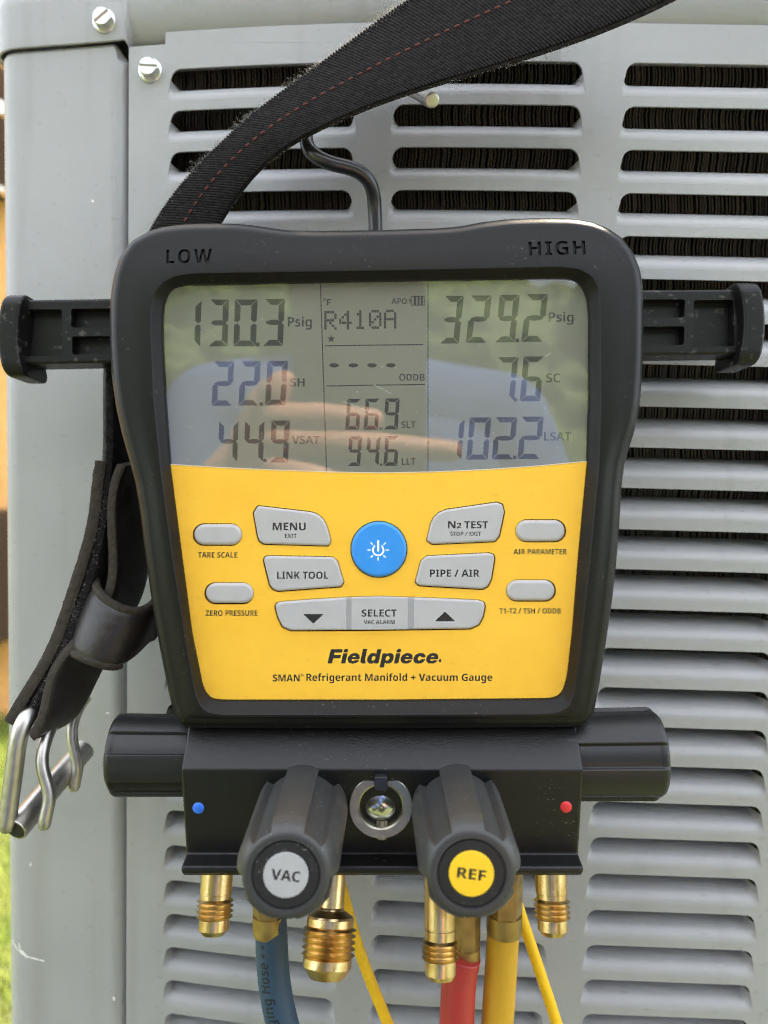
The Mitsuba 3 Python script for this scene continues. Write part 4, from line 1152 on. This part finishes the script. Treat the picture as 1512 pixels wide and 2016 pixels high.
for pts, r in (([dz(122, 1390, .286), dz(104, 1425, .279), dz(88, 1465, .273), dz(83, 1500, .2705), dz(90, 1535, .2695), dz(97, 1565, .269), dz(92, 1600, .268), dz(87, 1632, .2675)], 0.0022),
               ([dz(172, 1370, .300), dz(150, 1405, .297), dz(142, 1440, .295), dz(146, 1475, .294), dz(153, 1505, .2935), dz(150, 1530, .293), dz(146, 1557, .2925)], 0.0021)):
    g(bk + '__prong', tube(spline(pts, 50), np.r_[np.full(47, r), r * 0.98, r * 0.9, r * 0.7], 20), 'steel', 40)
    
# ------------------------------------------------------------------ photographer, seen only as the reflection in the display
def dc(px, py, zc, mirror=2 * (D - HP)):                 # a point at distance zc in front of (+) or behind (-) the lens whose mirror image falls on this pixel
    s = (mirror - zc) / F
    return np.array([(px - CX) * s, -(py - CY) * s, D - zc])


def limb(joints, refine=0.006, it=6):
    """joints: list of chains of (point, radius); one smooth continuous body."""
    M_ = None
    for ch in joints:
        for (p, r), (q, s) in zip(ch[:-1], ch[1:]):
            h = m3.Manifold.batch_hull([m3.Manifold.sphere(r, 20).translate(list(map(float, p))), m3.Manifold.sphere(s, 20).translate(list(map(float, q)))])
            M_ = h if M_ is None else M_ + h
    t = to_tri(M_.refine_to_length(refine))
    t.merge_vertices()
    trimesh.smoothing.filter_taubin(t, iterations=it)
    return t


ph = 'smartphone'
pm = prism(rounded(Polygon([dc(575, 1045, -0.004)[:2], dc(840, 1045, -0.004)[:2], dc(840, 540, -0.004)[:2], dc(575, 540, -0.004)[:2]]), 0.011), D + 0.0035, D + 0.0115, 0.002)
g(ph + '__body', pm, 'phone_black', 35)
g(ph + '__lens_ring', lathe([0, 0, D + 0.0040], [0, 0, D + 0.0025], [(0, 0.0075), (0.9, 0.0075), (1, 0.007), (1, 0.0)], 40), 'phone_black', 30)
tag(ph, 'black smartphone held upright, mirrored dark in the display', 'phone')
V = lambda x, y, z: np.array([x, y, D + z])              # z metres behind the lens
X0 = -0.03
sl_ = [(V(X0, .135, .36), .058), (V(X0, .05, .37), .115), (V(X0, -.10, .38), .125), (V(X0, -.26, .39), .125)]
sh_l = [(V(X0, .11, .36), .075), (V(X0 - .155, .105, .35), .062), (V(X0 - .215, -.02, .30), .050), (V(X0 - .235, -.11, .25), .046), (V(-.15, -.01, .13), .040)]
sh_r = [(V(X0, .11, .36), .075), (V(X0 + .155, .095, .35), .062), (V(X0 + .215, -.05, .33), .050), (V(X0 + .225, -.15, .29), .046)]
sh_c = [(V(X0 - .09, .04, .355), .09), (V(X0 + .09, .04, .355), .09)]
lowb = [(V(X0 - .07, -.2, .385), .10), (V(X0 + .07, -.2, .385), .10)]
P_ = 'person'
tag(P_, 'photographer in a blue shirt holding a phone, mirrored in the display', 'person')
put(P_ + '__shirt', limb([sl_, sh_l, sh_r, sh_c, lowb], 0.012, 8), 'shirt_blue', True, GAUGE)
hl_w, hr_w = V(-.092, .045, .075), V(.16, -.23, .20)
armL = [(V(X0 - .225, -.07, .27), .040), (V(X0 - .235, -.11, .24), .042), (V(-.16, -.02, .12), .034), (hl_w, .025)]
palm = [(hl_w, .024), (V(-.084, .055, .022), .019), (V(-.078, .072, .014), .016)]
palm2 = [(hl_w, .022), (V(-.080, .040, .018), .018), (V(-.076, .030, .012), .015)]
fing = []
for (ky, my, tpx, tpy, kz) in ((.028, .024, 690, 958, -.006), (.046, .043, 890, 888, -.006), (.062, .062, 735, 826, -.006), (.078, .078, 560, 750, -.002)):
    k_, t_ = V(-.070, ky, -.001), dc(tpx, tpy, 0.0075)
    m_ = (k_ + t_) / 2 + np.array([0, 0.001, -0.0035])
    fing.append([(V(-.076, ky + .002, .010), .0105), (k_ + np.array([0, 0, -.008]), .0095), (np.array([m_[0], m_[1], D - 0.0095]), .0088), (np.array([t_[0], t_[1], D - 0.0075]), .0072)])
thumb = [(V(-.095, .05, .03), .014), (V(-.078, .075, .036), .0115), (V(-.056, .088, .030), .010), (V(-.040, .092, .024), .0085)]
armR = [(V(X0 + .222, -.12, .30), .040), (V(X0 + .225, -.15, .28), .042), (V(.185, -.20, .235), .034), (hr_w, .025)]
palmR = [(hr_w, .023), (V(.145, -.245, .165), .022), (V(.13, -.25, .14), .020)]
fR = [[(V(.115 + .017 * i, -.245, .15), .0105), (V(.10 + .02 * i, -.25, .105 + .006 * abs(i - 1)), .009), (V(.098 + .02 * i, -.268, .08 + .006 * abs(i - 1)), .008), (V(.10 + .02 * i, -.29, .075 + .006 * abs(i - 1)), .007)] for i in range(4)]
thR = [(V(.14, -.235, .17), .013), (V(.105, -.235, .15), .0105), (V(.085, -.25, .13), .0085)]
head = [(V(X0, .16, .355), .052), (V(X0, .235, .345), .055)]
skull = [(V(X0, .31, .345), .083), (V(X0, .335, .37), .085)]
jaw = [(V(X0, .31, .335), .075), (V(X0, .245, .30), .045)]
nose = [(V(X0, .305, .268), .010), (V(X0, .278, .250), .013)]
ears = [[(V(X0 + s * .078, .30, .36), .012), (V(X0 + s * .084, .27, .355), .010)] for s in (-1, 1)]
put(P_ + '__head', limb([head, skull, jaw, [(V(X0, .24, .34), .05), (V(X0, .31, .345), .08)], nose, *ears], 0.006, 4), 'skin', True, GAUGE)
put(P_ + '__hand', limb([armL, palm, palm2, *fing, thumb], 0.0035, 3), 'skin', True, GAUGE, label='hand with fingers round the back of the phone')
put(P_ + '__hand', limb([armR, palmR, *fR, thR], 0.004, 3), 'skin', True, GAUGE)
put(P_ + '__hair', limb([[(V(X0, .345, .375), .093), (V(X0, .37, .40), .085)], [(V(X0, .345, .375), .09), (V(X0, .28, .43), .06)]], 0.01, 3), 'dark_hair', True, GAUGE)
eye = [trimesh.creation.icosphere(2, 0.012).apply_translation(V(X0 + s * .032, .318, .268)) for s in (-1, 1)]
put(P_ + '__eye', eye[0], 'eye_white', True, GAUGE); put(P_ + '__eye', eye[1], 'eye_white', True, GAUGE)
put(P_ + '__mouth', limb([[(V(X0 - .022, .238, .262), .006), (V(X0 + .022, .238, .262), .006)]], 0.004, 2), 'hose_red', True, GAUGE)
hips = V(X0, -.36, .42)
legs = []
for s in (-1, 1):
    legs.append([(hips + [s * .09, 0, 0], .10), (hips + [s * .20, .02, -.30], .075), (hips + [s * .19, -.17, -.10], .06), (V(X0 + s * .19, -.54, .36), .045)])
put(P_ + '__trousers', limb([[(V(X0, -.28, .39), .13), (hips, .14)], *legs], 0.012, 6), 'jeans', True, GAUGE)
for s in (-1, 1):
    put(P_ + '__boot', limb([[(V(X0 + s * .19, -.56, .38), .045), (V(X0 + s * .19, -.585, .36), .042), (V(X0 + s * .20, -.60, .22), .034)]], 0.01, 3), 'boot', True, GAUGE)
